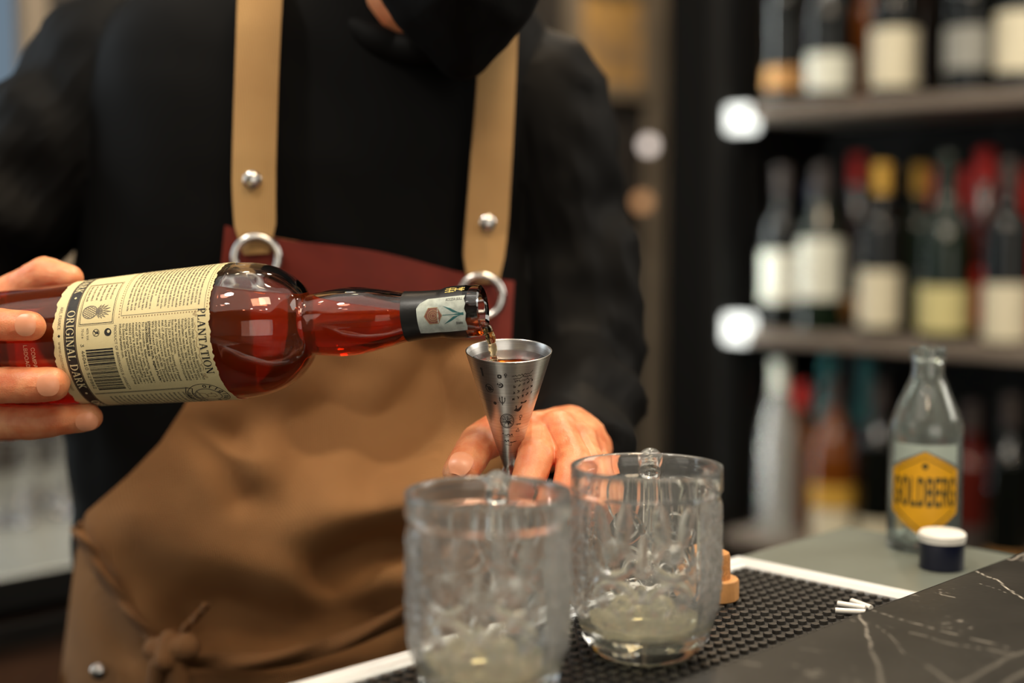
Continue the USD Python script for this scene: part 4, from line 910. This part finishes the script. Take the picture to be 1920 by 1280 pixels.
hair = union([hull([(hp(0, -.030, .052), .084), (hp(0, .004, .068), .070), (hp(0, -.045, .0), .066)], 28)]) - m3.Manifold.batch_hull([ball(hp(x, .16, z), .09, 20) for x in (-.03, .03) for z in (-.1, .03)])
ht = smoothed(hair, .007, 6); ht.vertices += ht.vertex_normals * ((meshkit.fbm(np.array(ht.vertices) * 90, 3, 1) - .4) * .012)[:, None]
obj('hair', L_(ht), M['hair'], person, smooth=True, label='short dark hair')
for sg in (-1, 1):
    e = trimesh.creation.icosphere(2, .0115); e.apply_translation(hp(sg * .030, .074, .012)); ey = obj('eye', L_(e), M['eye_white'], person, smooth=True)
    e = trimesh.creation.icosphere(2, .0065); e.apply_translation(hp(sg * .030, .0805, .0095)); obj('iris', L_(e), M['iris'], ey, smooth=True)
mk = union([hull([(hp(.040, .004, -.052), .026), (hp(-.040, .004, -.052), .030), (hp(0, .052, -.097), .024), (hp(.021, .05, -.06), .031), (hp(-.021, .05, -.06), .031), (hp(0, .104, -.020), .013), (hp(.045, .045, -.02), .024), (hp(-.045, .045, -.02), .024)], 24)])
mt_ = smoothed(mk, .006, 8); mt_.vertices += mt_.vertex_normals * ((meshkit.fbm(np.array(mt_.vertices) * 40, 3, 5) - .5) * .006)[:, None]
obj('face_mask', L_(mt_), M['mask'], person, smooth=True, label='black cloth face mask')
# collar standing round the throat
cr = [at(x, y, d) for x, y, d in ((742, 92, 1.045), (692, 70, 1.045), (622, 24, 1.06), (590, -40, 1.10), (640, -95, 1.17), (760, -120, 1.21), (890, -90, 1.17), (925, -20, 1.11), (880, 60, 1.05), (810, 92, 1.04))]
cr = spline(np.array(cr + [cr[0]]), 80)[:-1]
obj('collar', L_(tube(cr, .013, 14, closed=True)), M['shirt'], shirt, smooth=True)
tr = []
for sg in (-1, 1):
    tr += chain([loc(-.155 + sg * .085, 1.19, .88), loc(-.155 + sg * .10, 1.17, .48), loc(-.155 + sg * .11, 1.20, .10)], [.105, .078, .062], 24)
tr.append(hull([(loc(-.155 - .085, 1.19, .92), .108), (loc(-.155 + .085, 1.19, .92), .108)]))
tt_ = smoothed(union(tr), .018, 6); tt_.vertices += tt_.vertex_normals * ((meshkit.fbm(np.array(tt_.vertices) * 16, 3, 5) - .5) * .014)[:, None]
obj('trousers', L_(tt_), M['trousers'], person, smooth=True, label='dark trousers')
for sg in (-1, 1):
    bx0 = loc(-.155 + sg * .11, 1.20, 0); bx1 = loc(-.155 + sg * .125, 1.02, 0)
    s_ = smoothed(hull([(bx0 + UP * .045, .045), (bx0 + UP * .10, .042), (bx1 + UP * .036, .036), ((bx0 + bx1) / 2 + UP * .06, .042)], 20).trim_by_plane((0, 0, 1), .002), .010, 4)
    obj('shoe', L_(s_), M['shoe'], person, smooth=50)

# apron: laid over the front of the torso
def on_torso(px, py, off):
    d = 1.08
    for _ in range(8):
        p_ = at(px, py, d); d += front(p_ @ RT, p_[2]) - off - p_ @ FH
    return at(px, py, d)
rowsA = np.array([(430, 428, 956, 528), (421, 500, 953, 590), (402, 600, 951, 660), (372, 700, 955, 745), (345, 762, 968, 800), (300, 830, 1000, 850), (240, 892, 1050, 910), (160, 962, 1105, 975), (142, 1040, 1130, 1045), (130, 1130, 1145, 1130), (112, 1280, 1160, 1280), (95, 1480, 1170, 1480), (90, 1900, 1175, 1900)], float)
def row(v): return [np.interp(v, np.linspace(0, 1, len(rowsA)), rowsA[:, k]) for k in range(4)]
creases = [((430, 830), (345, 790), (410, 860), (450, 930), 26, -.011), ((470, 880), (520, 870), (640, 900), (760, 960), 55, .008), ((620, 1075), (690, 1030), (740, 1015), (800, 1010), 30, -.022), ((560, 980), (680, 975), (800, 930), (900, 880), 40, .010),
           ((150, 975), (190, 1060), (250, 1150), (300, 1220), 30, .013), ((140, 1060), (180, 1140), (240, 1210), (290, 1235), 24, -.010), ((360, 1160), (430, 1150), (560, 1170), (700, 1150), 46, -.016), ((240, 1000), (420, 1060), (600, 1110), (760, 1090), 40, .009),
           ((640, 700), (600, 800), (560, 880), (540, 940), 40, -.006), ((820, 660), (790, 760), (760, 840), (700, 900), 34, -.008), ((880, 700), (860, 800), (820, 900), (800, 980), 34, .006), ((480, 790), (600, 830), (720, 820), (830, 780), 50, -.012)]
cl_ = [(spline(np.array(c[:4], float), 40), c[4], c[5]) for c in creases]
def fold(px, py):
    f = 0.0
    for pl, wd, amp in cl_:
        f += amp * math.exp(-np.min(np.sum((pl - (px, py))**2, 1)) / (2 * wd * wd))
    return f
NU, NV = 84, 120
P = np.zeros((NV, NU, 3))
for i, v in enumerate(np.linspace(0, 1, NV)):
    lx, ly, rx, ry = row(v)
    for j, u in enumerate(np.linspace(0, 1, NU)):
        px, py = lx + (rx - lx) * u, ly + (ry - ly) * u
        P[i, j] = on_torso(px, py, max(.0125, .026 + .006 * v + (1.6 * fold(px, py) + .014 * (meshkit.fbm(np.array([px / 170, py / 240, 0.5]), 3, 3) - .5)) * min(1, 4 * u, 4 * (1 - u)) - .008 * max(0, 1 - 5 * v)))
def fix_side(m):
    if (m.face_normals[: len(m.faces) // 4].mean(0) @ FH) > 0: m.invert()
    return m
def two_sided(P, th):
    N = np.cross(np.gradient(P, axis=1), np.gradient(P, axis=0)); N /= np.linalg.norm(N, axis=2, keepdims=True) + 1e-12
    if N[len(N) // 2, N.shape[1] // 2] @ FH > 0: N = -N
    m = sheet(P, th, N)
    if m.volume < 0: m.invert()
    return m
apron = obj('apron', L_(two_sided(P, .0014)), M['canvas'], person, smooth=60, label='tan canvas bib apron with leather trim')
Pb_ = np.zeros((16, NU, 3))
for i, v in enumerate(np.linspace(0, 1, 16)):
    for j, u in enumerate(np.linspace(-.012, 1.012, NU)):
        lx, ly, rx, ry = 428, 424, 958, 524
        px, py = lx + (rx - lx) * u - v * (14 if u < .5 else 6) * (1 - 2 * u if u < .5 else 2 * u - 1), ly + (ry - ly) * u + v * (150 - 36 * u) + 5 * math.sin(u * 9)
        Pb_[i, j] = on_torso(px, py, .0205 + .006 * v + .004 * (meshkit.fbm(np.array([px / 120, py / 160, 4.5]), 2, 3) - .5))
obj('leather_band', L_(two_sided(Pb_, .0022)), M['leather'], apron, smooth=60, label='red-brown leather band along the bib')
def strap(pts, widths, back):
    c = spline(np.array(pts, float), 50); w_ = np.interp(np.linspace(0, 1, 50), np.linspace(0, 1, len(widths)), widths); P_ = np.zeros((50, 9, 3)); rows_ = []
    for i in range(50):
        dx, dy = (c[min(i + 1, 49)] - c[max(i - 1, 0)]); L = math.hypot(dx, dy); nx_, ny_ = -dy / L, dx / L
        for j, k in enumerate(np.linspace(-.5, .5, 9)):
            P_[i, j] = on_torso(c[i, 0] + nx_ * k * w_[i], c[i, 1] + ny_ * k * w_[i], .024 + .0012 * math.cos(k * PI))
    top = P_[-1]                                     # over the shoulder and down the back
    ext = []
    for f, (dy_, dz) in zip(np.linspace(0, 1, 12), [(.02 * k + .0, .006 * k) if k < 3 else (.02 * k, .018 - .0045 * (k - 3)**1.7) for k in range(1, 13)]):
        ext.append(top + FH * dy_ + UP * dz + RT * (back * f))
    return two_sided(np.concatenate([P_, np.array(ext)]), .0028)
sl = obj('strap', L_(strap([(481, 476), (478, 420), (476, 340), (478, 240), (482, 120), (487, 0), (489, -30)], [48, 78, 82, 82, 82, 84, 84], .10)), M['webbing'], apron, smooth=60, label='tan shoulder strap with one rivet, left in the photo')
sr = obj('strap', L_(strap([(907, 530), (908, 480), (914, 415), (922, 300), (930, 180), (936, 60), (938, -20)], [56, 76, 78, 76, 72, 70, 70], -.08)), M['webbing'], apron, smooth=60, label='tan shoulder strap with one rivet, right in the photo')
for s_, (px, py) in ((sl, (473, 337)), (sr, (913, 418))):
    c = on_torso(px, py, .0265); n_ = tocam(c); m = lathe([(0, -.001), (.0062, -.001), (.0066, .0006), (.0058, .0018), (.0035, .0030), (0, .0034)], 24)
    m.apply_transform(trimesh.geometry.align_vectors([0, 0, 1], n_)); m.apply_translation(c); obj('rivet', L_(m), M['steel'], apron, smooth=40, label='domed steel rivet')
for px, py, rr in ((481, 484, .0155), (902, 556, .0155)):
    c = on_torso(px, py, .0295); n_ = tocam(c); a_ = np.cross(n_, UP); a_ /= np.linalg.norm(a_); b_ = np.cross(a_, n_)
    th = np.arange(40) * 2 * PI / 40; pts = c + rr * (np.cos(th)[:, None] * a_ + np.sin(th)[:, None] * b_)
    obj('ring', L_(tube(pts, .0032, 12, closed=True)), M['steel'], apron, smooth=True, label='round steel strap ring')
def tape(pts, off, w0, th_):
    c = spline(np.array(pts, float), 70); P_ = np.zeros((70, 7, 3))
    for i in range(70):
        dx, dy = (c[min(i + 1, 69)] - c[max(i - 1, 0)]); L = math.hypot(dx, dy); nx_, ny_ = -dy / L, dx / L
        for j, k in enumerate(np.linspace(-.5, .5, 7)):
            P_[i, j] = on_torso(c[i, 0] + nx_ * k * w0, c[i, 1] + ny_ * k * w0, off + .005 * math.cos(k * PI) + .003 * math.sin(i * .35 + k * 4))
    return two_sided(P_, th_)
obj('waist_tie', L_(tape([(310, 1226), (370, 1236), (450, 1240), (540, 1232), (640, 1203), (730, 1165), (800, 1130), (900, 1085), (1050, 1050)], .044, 34, .003)), M['tie'], apron, smooth=60)
obj('waist_tie', L_(tape([(310, 1222), (270, 1180), (215, 1110), (165, 1030), (140, 985)], .044, 24, .003)), M['tie'], apron, smooth=60)
obj('waist_tie', L_(tape([(318, 1222), (345, 1180), (372, 1152), (388, 1132)], .048, 16, .003)), M['tie'], apron, smooth=60)
kn = union([hull([(on_torso(290, 1218, 0.053), .009), (on_torso(350, 1212, 0.056), .010)]), hull([(on_torso(312, 1235, 0.060), .009), (on_torso(318, 1200, 0.054), .008)]), hull([(on_torso(300, 1240, 0.056), .008), (on_torso(285, 1310, 0.052), .006)]), hull([(on_torso(330, 1240, 0.056), .007), (on_torso(345, 1320, 0.052), .006)])])
obj('knot', L_(smoothed(kn, .004, 6)), M['tie'], apron, smooth=True, label='knotted apron ties')
c = on_torso(186, 1258, .040); m = lathe([(0, -.001), (.0062, -.001), (.0066, .0006), (.0058, .0018), (.0035, .0030), (0, .0034)], 24); m.apply_transform(trimesh.geometry.align_vectors([0, 0, 1], tocam(c))); m.apply_translation(c)
obj('rivet', L_(m), M['steel'], apron, smooth=40, label='domed steel rivet')

# ------------------------------------------------------------------ behind: shelves of bottles, post, pictures, counter
def on_x(px, xw, z=0):
    k = (px - 960) / FP; v_ = FH + RT * k; s_ = xw / v_[0]; return np.array([xw, v_[1] * s_, z])
def on_y(px, yw, z=0):
    k = (px - 960) / FP; v_ = FH + RT * k; s_ = yw / v_[1]; return np.array([v_[0] * s_, yw, z])
XS, SY1, SY0 = 2.17, 1.585, -0.10
Z1, Z2, Z3 = 1.497, 1.086, 0.70
t = thing('bottle_shelf', 'dark back-bar unit with steel shelves full of bottles at the right', 'shelf', (0, 0, 0))
for z in (Z1, Z2, Z3):
    obj('shelf_board', box(XS, XS + .34, SY0, SY1, z - .024, z, .003), M['shelf'], t)
for z0, z1 in ((Z1 - .047, Z1 + .001), (Z2 - .026, Z2 + .026)):
    obj('end_light', box(XS - .010, XS + .03, SY1 - .05, SY1 + .002, z0, z1, .006), M['end_glow'], t, label='bright white light at the end of the shelf')
obj('back_panel', box(XS + .34, XS + .36, SY0, SY1, 0.0, 2.5), M['black'], t)
obj('side_panel', box(XS + .06, XS + .34, SY1, SY1 + .018, 0, 2.5), M['black'], t); obj('side_panel', box(XS, XS + .34, SY0 - .018, SY0, 0, 2.5), M['black'], t)
obj('cabinet', box(XS + .02, XS + .34, SY0, SY1, 0, Z3 - .0245), M['black'], t)
obj('top_board', box(XS, XS + .34, SY0, SY1, 2.0, 2.046), M['shelf'], t)
pa, pb_ = on_x(1334, XS - .05), on_x(1246, XS - .05)
obj('column_1', box(XS - .05, XS + .03, pa[1] + .004, pb_[1], 0, 2.8, .004), M['black'], kind='structure', label='black square post left of the bottle shelves')

# slim LED strip in an angle profile on the post, shining across the shelves
t = thing('led_strip', 'slim vertical LED strip in a black profile between the post and the shelves', 'light strip', m4=Gf.Matrix4d().SetRotate(Gf.Rotation(Gf.Vec3d(0, 0, 1), -45)) * Gf.Matrix4d().SetTranslate(Gf.Vec3d(XS - .028, SY1 + .004, 0)))
obj('profile', box(-.006, .000, -.012, .012, .74, 1.98), M['black'], t)
obj('side_lip', box(.0, .009, -.0135, -.0105, .74, 1.98), M['black'], t)
obj('diffuser', box(.0002, .003, -.008, .008, .75, 1.97), M['led_glow'], t)

def bottle_profile(kind):
    if kind == 'bordeaux': return [(0, 0), (.034, 0), (.0375, .004), (.0375, .185), (.036, .197), (.030, .208), (.020, .219), (.0152, .230), (.0142, .245), (.0138, .288), (.0155, .290), (.0155, .298), (.0135, .300), (0, .300)]
    if kind == 'burgundy': return [(0, 0), (.037, 0), (.041, .004), (.041, .150), (.039, .170), (.031, .197), (.021, .222), (.0155, .245), (.0138, .288), (.0155, .290), (.0155, .298), (.0135, .300), (0, .300)]
    if kind == 'champagne': return [(0, 0), (.040, 0), (.044, .004), (.044, .150), (.041, .175), (.032, .205), (.022, .232), (.0172, .262), (.0165, .295), (.0180, .298), (.0180, .306), (.015, .312), (0, .313)]
    if kind == 'spirit': return [(0, 0), (.036, 0), (.039, .004), (.039, .165), (.037, .178), (.028, .190), (.0165, .200), (.0150, .212), (.0145, .262), (.0162, .264), (.0162, .275), (.014, .277), (0, .277)]
    if kind == 'tall': return [(0, 0), (.031, 0), (.0345, .004), (.0350, .16), (.0335, .19), (.027, .225), (.0185, .255), (.0145, .28), (.0138, .312), (.0155, .314), (.0155, .322), (.013, .324), (0, .324)]
gmat = {k: pbr('bottle_glass_' + k, c, .045, var=(12, .2)) for k, c in {'dark': (.004, .005, .004), 'green': (.006, .014, .006), 'amber': (.16, .045, .006), 'blue': (.006, .010, .035), 'red': (.09, .012, .008), 'brown': (.02, .01, .006)}.items()}
gmat['clear'] = usdkit.material(stage, '/World/Looks/bottle_glass_clear', {'p': ('principled_bsdf', dict(base_color=(.8, .82, .78), roughness=0.05, transmission_weight=0.7, ior=1.5))}, [], surface='p.BSDF')
lmat = {k: pbr('bottle_label_' + k, lin(*c), .6, var=(25, .1)) for k, c in {'white': (226, 228, 212), 'cream': (222, 214, 186), 'yellow': (210, 200, 140), 'grey': (150, 150, 142), 'gold': (205, 160, 60), 'lilac': (120, 112, 124), 'amber': (190, 140, 80), 'dark': (60, 52, 48), 'red': (205, 34, 22), 'teal': (50, 120, 120)}.items()}
def shelf_bottle(name, label, group, pos, kind, glass, lab, z0, z1, cap, cz=None, half=150):
    pr = np.array(bottle_profile(kind)); t_ = thing(name, label, 'bottle', pos, group)
    obj('bottle_glass', lathe(pr, 40), gmat[glass], t_, smooth=35)
    yaw = math.atan2(-pos[1], -pos[0]); R_ = lambda v: np.interp(v, pr[2:-2, 1], pr[2:-2, 0]) + .0004
    if lab:
        w_ = math.radians(half) * .5 * R_(z0); flat = extrude(sbox(-w_, z0, w_, z1), .0004)
        obj('bottle_label', wrap(flat, R_, u0=yaw + rng.uniform(-.12, .12), size=.010), lmat[lab], t_, smooth=35)
    top = pr[:, 1].max(); c0 = cz or top * .83
    zs = np.linspace(c0, top - .004, 10); cp_ = [(R_(z) + .0004, z) for z in zs] + [(float(R_(top - .004)) - .002, top + .0012), (0, top + .0014)]
    obj('capsule', lathe([(0, c0)] + cp_, 32), lmat.get(cap) or gmat[cap], t_, smooth=35)
    return t_
G1, G2, G3 = 'bottles on the upper shelf', 'bottles on the middle shelf', 'bottles on the lower shelf'
B = [('wine_bottle', 'dark bottle with an amber label at the left end of the upper shelf', G1, 1434, Z1, .07, 'bordeaux', 'dark', 'amber', .03, .068, 'dark'),
     ('wine_bottle', 'wine bottle with a short white label, second from the left on the upper shelf', G1, 1546, Z1, .07, 'burgundy', 'dark', 'white', .022, .086, 'dark'),
     ('wine_bottle', 'wine bottle with a wide tall cream label in the middle of the upper shelf', G1, 1667, Z1, .07, 'burgundy', 'dark', 'cream', .02, .118, 'dark'),
     ('wine_bottle', 'wine bottle with a half-shaded grey label, second from the right on the upper shelf', G1, 1806, Z1, .07, 'burgundy', 'dark', 'grey', .04, .108, 'dark'),
     ('wine_bottle', 'wine bottle with a narrow bright cream label at the right end of the upper shelf', G1, 1893, Z1, .07, 'bordeaux', 'dark', 'cream', .03, .125, 'dark'),
     ('spirit_bottle', 'amber spirit bottle in the back row at the left of the upper shelf', G1, 1395, Z1, .21, 'spirit', 'amber', None, 0, 0, 'dark'),
     ('spirit_bottle', 'brown spirit bottle in the back row of the upper shelf behind the white label', G1, 1500, Z1, .22, 'spirit', 'amber', None, 0, 0, 'brown'),
     ('spirit_bottle', 'brown spirit bottle in the back row of the upper shelf behind the tall cream label', G1, 1610, Z1, .23, 'tall', 'brown', None, 0, 0, 'dark'),
     ('wine_bottle', 'wine bottle with a pale green-white label at the left end of the middle shelf', G2, 1417, Z2, .07, 'bordeaux', 'dark', 'white', .052, .145, 'dark'),
     ('wine_bottle', 'wine bottle with a tall white label, second from the left on the middle shelf', G2, 1538, Z2, .07, 'burgundy', 'green', 'white', .06, .168, 'dark'),
     ('wine_bottle', 'wine bottle with gold neck capsule and beige label, middle of the middle shelf', G2, 1650, Z2, .06, 'bordeaux', 'dark', 'cream', .018, .115, 'gold'),
     ('champagne_bottle', 'champagne bottle with a square pale yellow label on the middle shelf', G2, 1772, Z2, .06, 'champagne', 'green', 'yellow', .016, .092, 'green'),
     ('wine_bottle', 'wine bottle with a narrow cream label at the right end of the middle shelf', G2, 1887, Z2, .05, 'bordeaux', 'dark', 'cream', .008, .10, 'dark'),
     ('spirit_bottle', 'dark blue bottle at the back left of the middle shelf', G2, 1382, Z2, .18, 'spirit', 'blue', 'lilac', .025, .080, 'blue'),
     ('spirit_bottle', 'brown bottle in the back row of the middle shelf behind the tall white label', G2, 1492, Z2, .22, 'tall', 'brown', 'amber', .02, .06, 'red'),
     ('wine_bottle', 'back-row wine bottle with a gold neck capsule on the middle shelf', G2, 1722, Z2, .175, 'bordeaux', 'green', None, 0, 0, 'gold'),
     ('spirit_bottle', 'tall red bottle in the back row of the middle shelf, beside the champagne', G2, 1842, Z2, .18, 'tall', 'red', 'red', .02, .12, 'red'),
     ('spirit_bottle', 'tall clear glass bottle at the left of the lower shelf', G3, 1432, Z3, .07, 'tall', 'clear', None, 0, 0, 'white'),
     ('spirit_bottle', 'bottle with a yellow and white label and an amber body on the lower shelf', G3, 1568, Z3, .07, 'burgundy', 'amber', 'gold', .070, .110, 'dark'),
     ('wine_bottle', 'dark bottle with a low pale label left of the tonic bottle on the lower shelf', G3, 1640, Z3, .09, 'bordeaux', 'dark', 'cream', .010, .055, 'dark'),
     ('spirit_bottle', 'amber bottle in the back row of the lower shelf between the clear and yellow-labelled bottles', G3, 1505, Z3, .15, 'spirit', 'amber', None, 0, 0, 'red'),
     ('spirit_bottle', 'red-brown bottle on the lower shelf right of the tonic bottle', G3, 1830, Z3, .10, 'spirit', 'red', 'dark', .02, .07, 'dark'),
     ('wine_bottle', 'dark wine bottle at the right end of the lower shelf', G3, 1905, Z3, .07, 'bordeaux', 'dark', 'amber', .010, .04, 'dark'),
     ('spirit_bottle', 'teal-capped bottle in the back row at the left end of the lower shelf', G3, 1400, Z3, .24, 'tall', 'dark', 'teal', .20, .27, 'teal'),
     ('spirit_bottle', 'teal-capped bottle in the back row behind the clear bottle on the lower shelf', G3, 1462, Z3, .26, 'tall', 'brown', 'teal', .20, .27, 'teal')]
stood = []
for nm, lb_, gp, px, z, dx, kd, gl, la, z0, z1, cp in B:
    p_ = on_x(px, XS + dx, z + .0003); p_[1] = min(p_[1], SY1 - .075); r_ = max(a for a, _ in bottle_profile(kd))
    while any(abs(z - z_) < .1 and math.hypot(p_[0] - x_, p_[1] - y_) < r_ + s_ + .004 for x_, y_, z_, s_ in stood): p_[1] -= .004
    stood.append((p_[0], p_[1], z, r_)); sb_ = shelf_bottle(nm, lb_, gp, p_, kd, gl, la, z0, z1, cp)
    if px == 1568:
        obj('lower_label', wrap(extrude(sbox(-.045, .008, .045, .066), .0004), lambda v: .0414, u0=math.atan2(-p_[1], -p_[0]), size=.010), lmat['cream'], sb_, smooth=35, label='cream lower label')
rb_ = thing('gift_box', 'red box standing at the back of the middle shelf under the upper board', 'box', on_x(1850, XS + .29, Z2 + .0003))
obj('carton', box(-.045, .045, -.11, .11, 0, .29, .002), lmat['red'], rb_); obj('carton_lid', box(-.047, .047, -.112, .112, .24, .297, .002), lmat['red'], rb_)

# picture on the wall beyond the bartender
M['gilt'] = pbr('gilt_picture', lin(226, 178, 98), .5, .0, var=(14, .5), col2=lin(150, 128, 104))
a_, b_ = on_y(1055, YW), on_y(1200, YW)
pz0, pz1 = 1.55, 1.80
t = thing('framed_picture', 'golden framed picture on the far wall between the bartender and the post', 'picture', (a_[0], YW, pz0))
wd_ = b_[0] - a_[0]; fm = m3.Manifold.cube((wd_, .03, pz1 - pz0)).translate((0, -.031, 0)) - m3.Manifold.cube((wd_ - .06, .1, pz1 - pz0 - .06)).translate((.03, -.06, .03))
obj('frame', from_man(fm), M['beige'], t, smooth=False); obj('canvas', box(.028, wd_ - .028, -.02, -.001, .028, pz1 - pz0 - .028), M['gilt'], t)
a_, b_ = on_y(1203, YW), on_y(1232, YW)
obj('trim_1', box(a_[0], b_[0], YW - .03, YW, 0, 2.5, .003), M['beige'], kind='structure', label='beige vertical trim on the far wall left of the black post')
M['globe_w'] = emit('globe_white', (1.0, .85, .75), 1.7); M['globe_o'] = emit('globe_orange', (1.0, .5, .22), 0.75)
for px, py, mt, r_, lb_ in ((1214, 272, 'globe_w', .016, 'small white globe lamp glowing on the far wall left of the post'), (1203, 378, 'globe_o', .018, 'small orange lamp glowing below the white globe lamp')):
    p_ = on_y(px, YW - .07); kk = (640 - py) / FP; z_ = H + (p_ @ FH) * (kk * math.cos(PITCH) - math.sin(PITCH)) / (math.cos(PITCH) + kk * math.sin(PITCH))
    t = thing('globe_lamp', lb_, 'lamp', (p_[0], p_[1], z_)); g_ = trimesh.creation.icosphere(3, r_); obj('globe', g_, M[mt], t, smooth=True)
    obj('bracket', tube(np.array([(0, r_ * .9, 0), (0, .04, 0), (0, .0695, 0)]), .004, 10), M['steel'], t)

# counter behind the bartender with drawers, tumblers in front of the window
CX0, CX1, CY0, CZ = -1.6, 1.45, 1.47, 0.906
M['drawer'] = pbr('drawer_wood', lin(86, 58, 40), .5, var=(12, .3))
t = thing('back_counter', 'low dark counter with brown drawers behind the bartender at the lower left', 'counter', (0, 0, 0))
M['steel_top'] = pbr('counter_steel', (.34, .36, .33), .34, .35, var=(6, .1))
obj('countertop', box(CX0, CX1, CY0 - .018, YW - .002, CZ - .034, CZ, .003), M['steel_top'], t)
obj('front_edge', box(CX0, CX1, CY0 - .024, CY0 - .0182, CZ - .036, CZ - .001, .001), M['black'], t)
obj('carcass', box(CX0, CX1, CY0 + .02, YW - .002, 0.08, CZ - .035), M['black'], t)
dw = .46
for k in range(6):
    for z0, z1 in ((.66, .85), (.40, .64), (.12, .38)):
        x0 = CX0 + .02 + k * (dw + .04)
        d_ = obj('drawer', box(x0, x0 + dw, CY0, CY0 + .022, z0, z1, .002), M['drawer'], t)
        obj('drawer_rail', box(x0, x0 + dw, CY0 - .010, CY0 - .0005, z1 - .028, z1, .002), M['steel'], d_)
proto = None
tumbler = [(0, 0), (.030, 0), (.033, .003), (.038, .105), (.0375, .106), (.0352, .105), (.0305, .012), (0, .010)]
for k, px in enumerate((0, 66, 132, 200)):
    for r_ in (0,):
        p_ = on_y(px, 1.70 + .10 * (k % 2)); pos = (p_[0], p_[1], CZ + .0003)
        lb_ = ('leftmost clear tumbler on the counter behind the bartender', 'second clear tumbler from the left on the counter behind the bartender', 'third clear tumbler from the left behind the bartender, beside the apron', 'fourth clear tumbler from the left, hidden behind the bartender')[k]
        if proto is None:
            proto = thing('tumbler', lb_, 'glass', pos, 'tumblers on the back counter'); obj('glass_body', lathe(tumbler, 40), M['glass'], proto)
        else:
            dup(proto, lb_, pos, 'tumblers on the back counter')
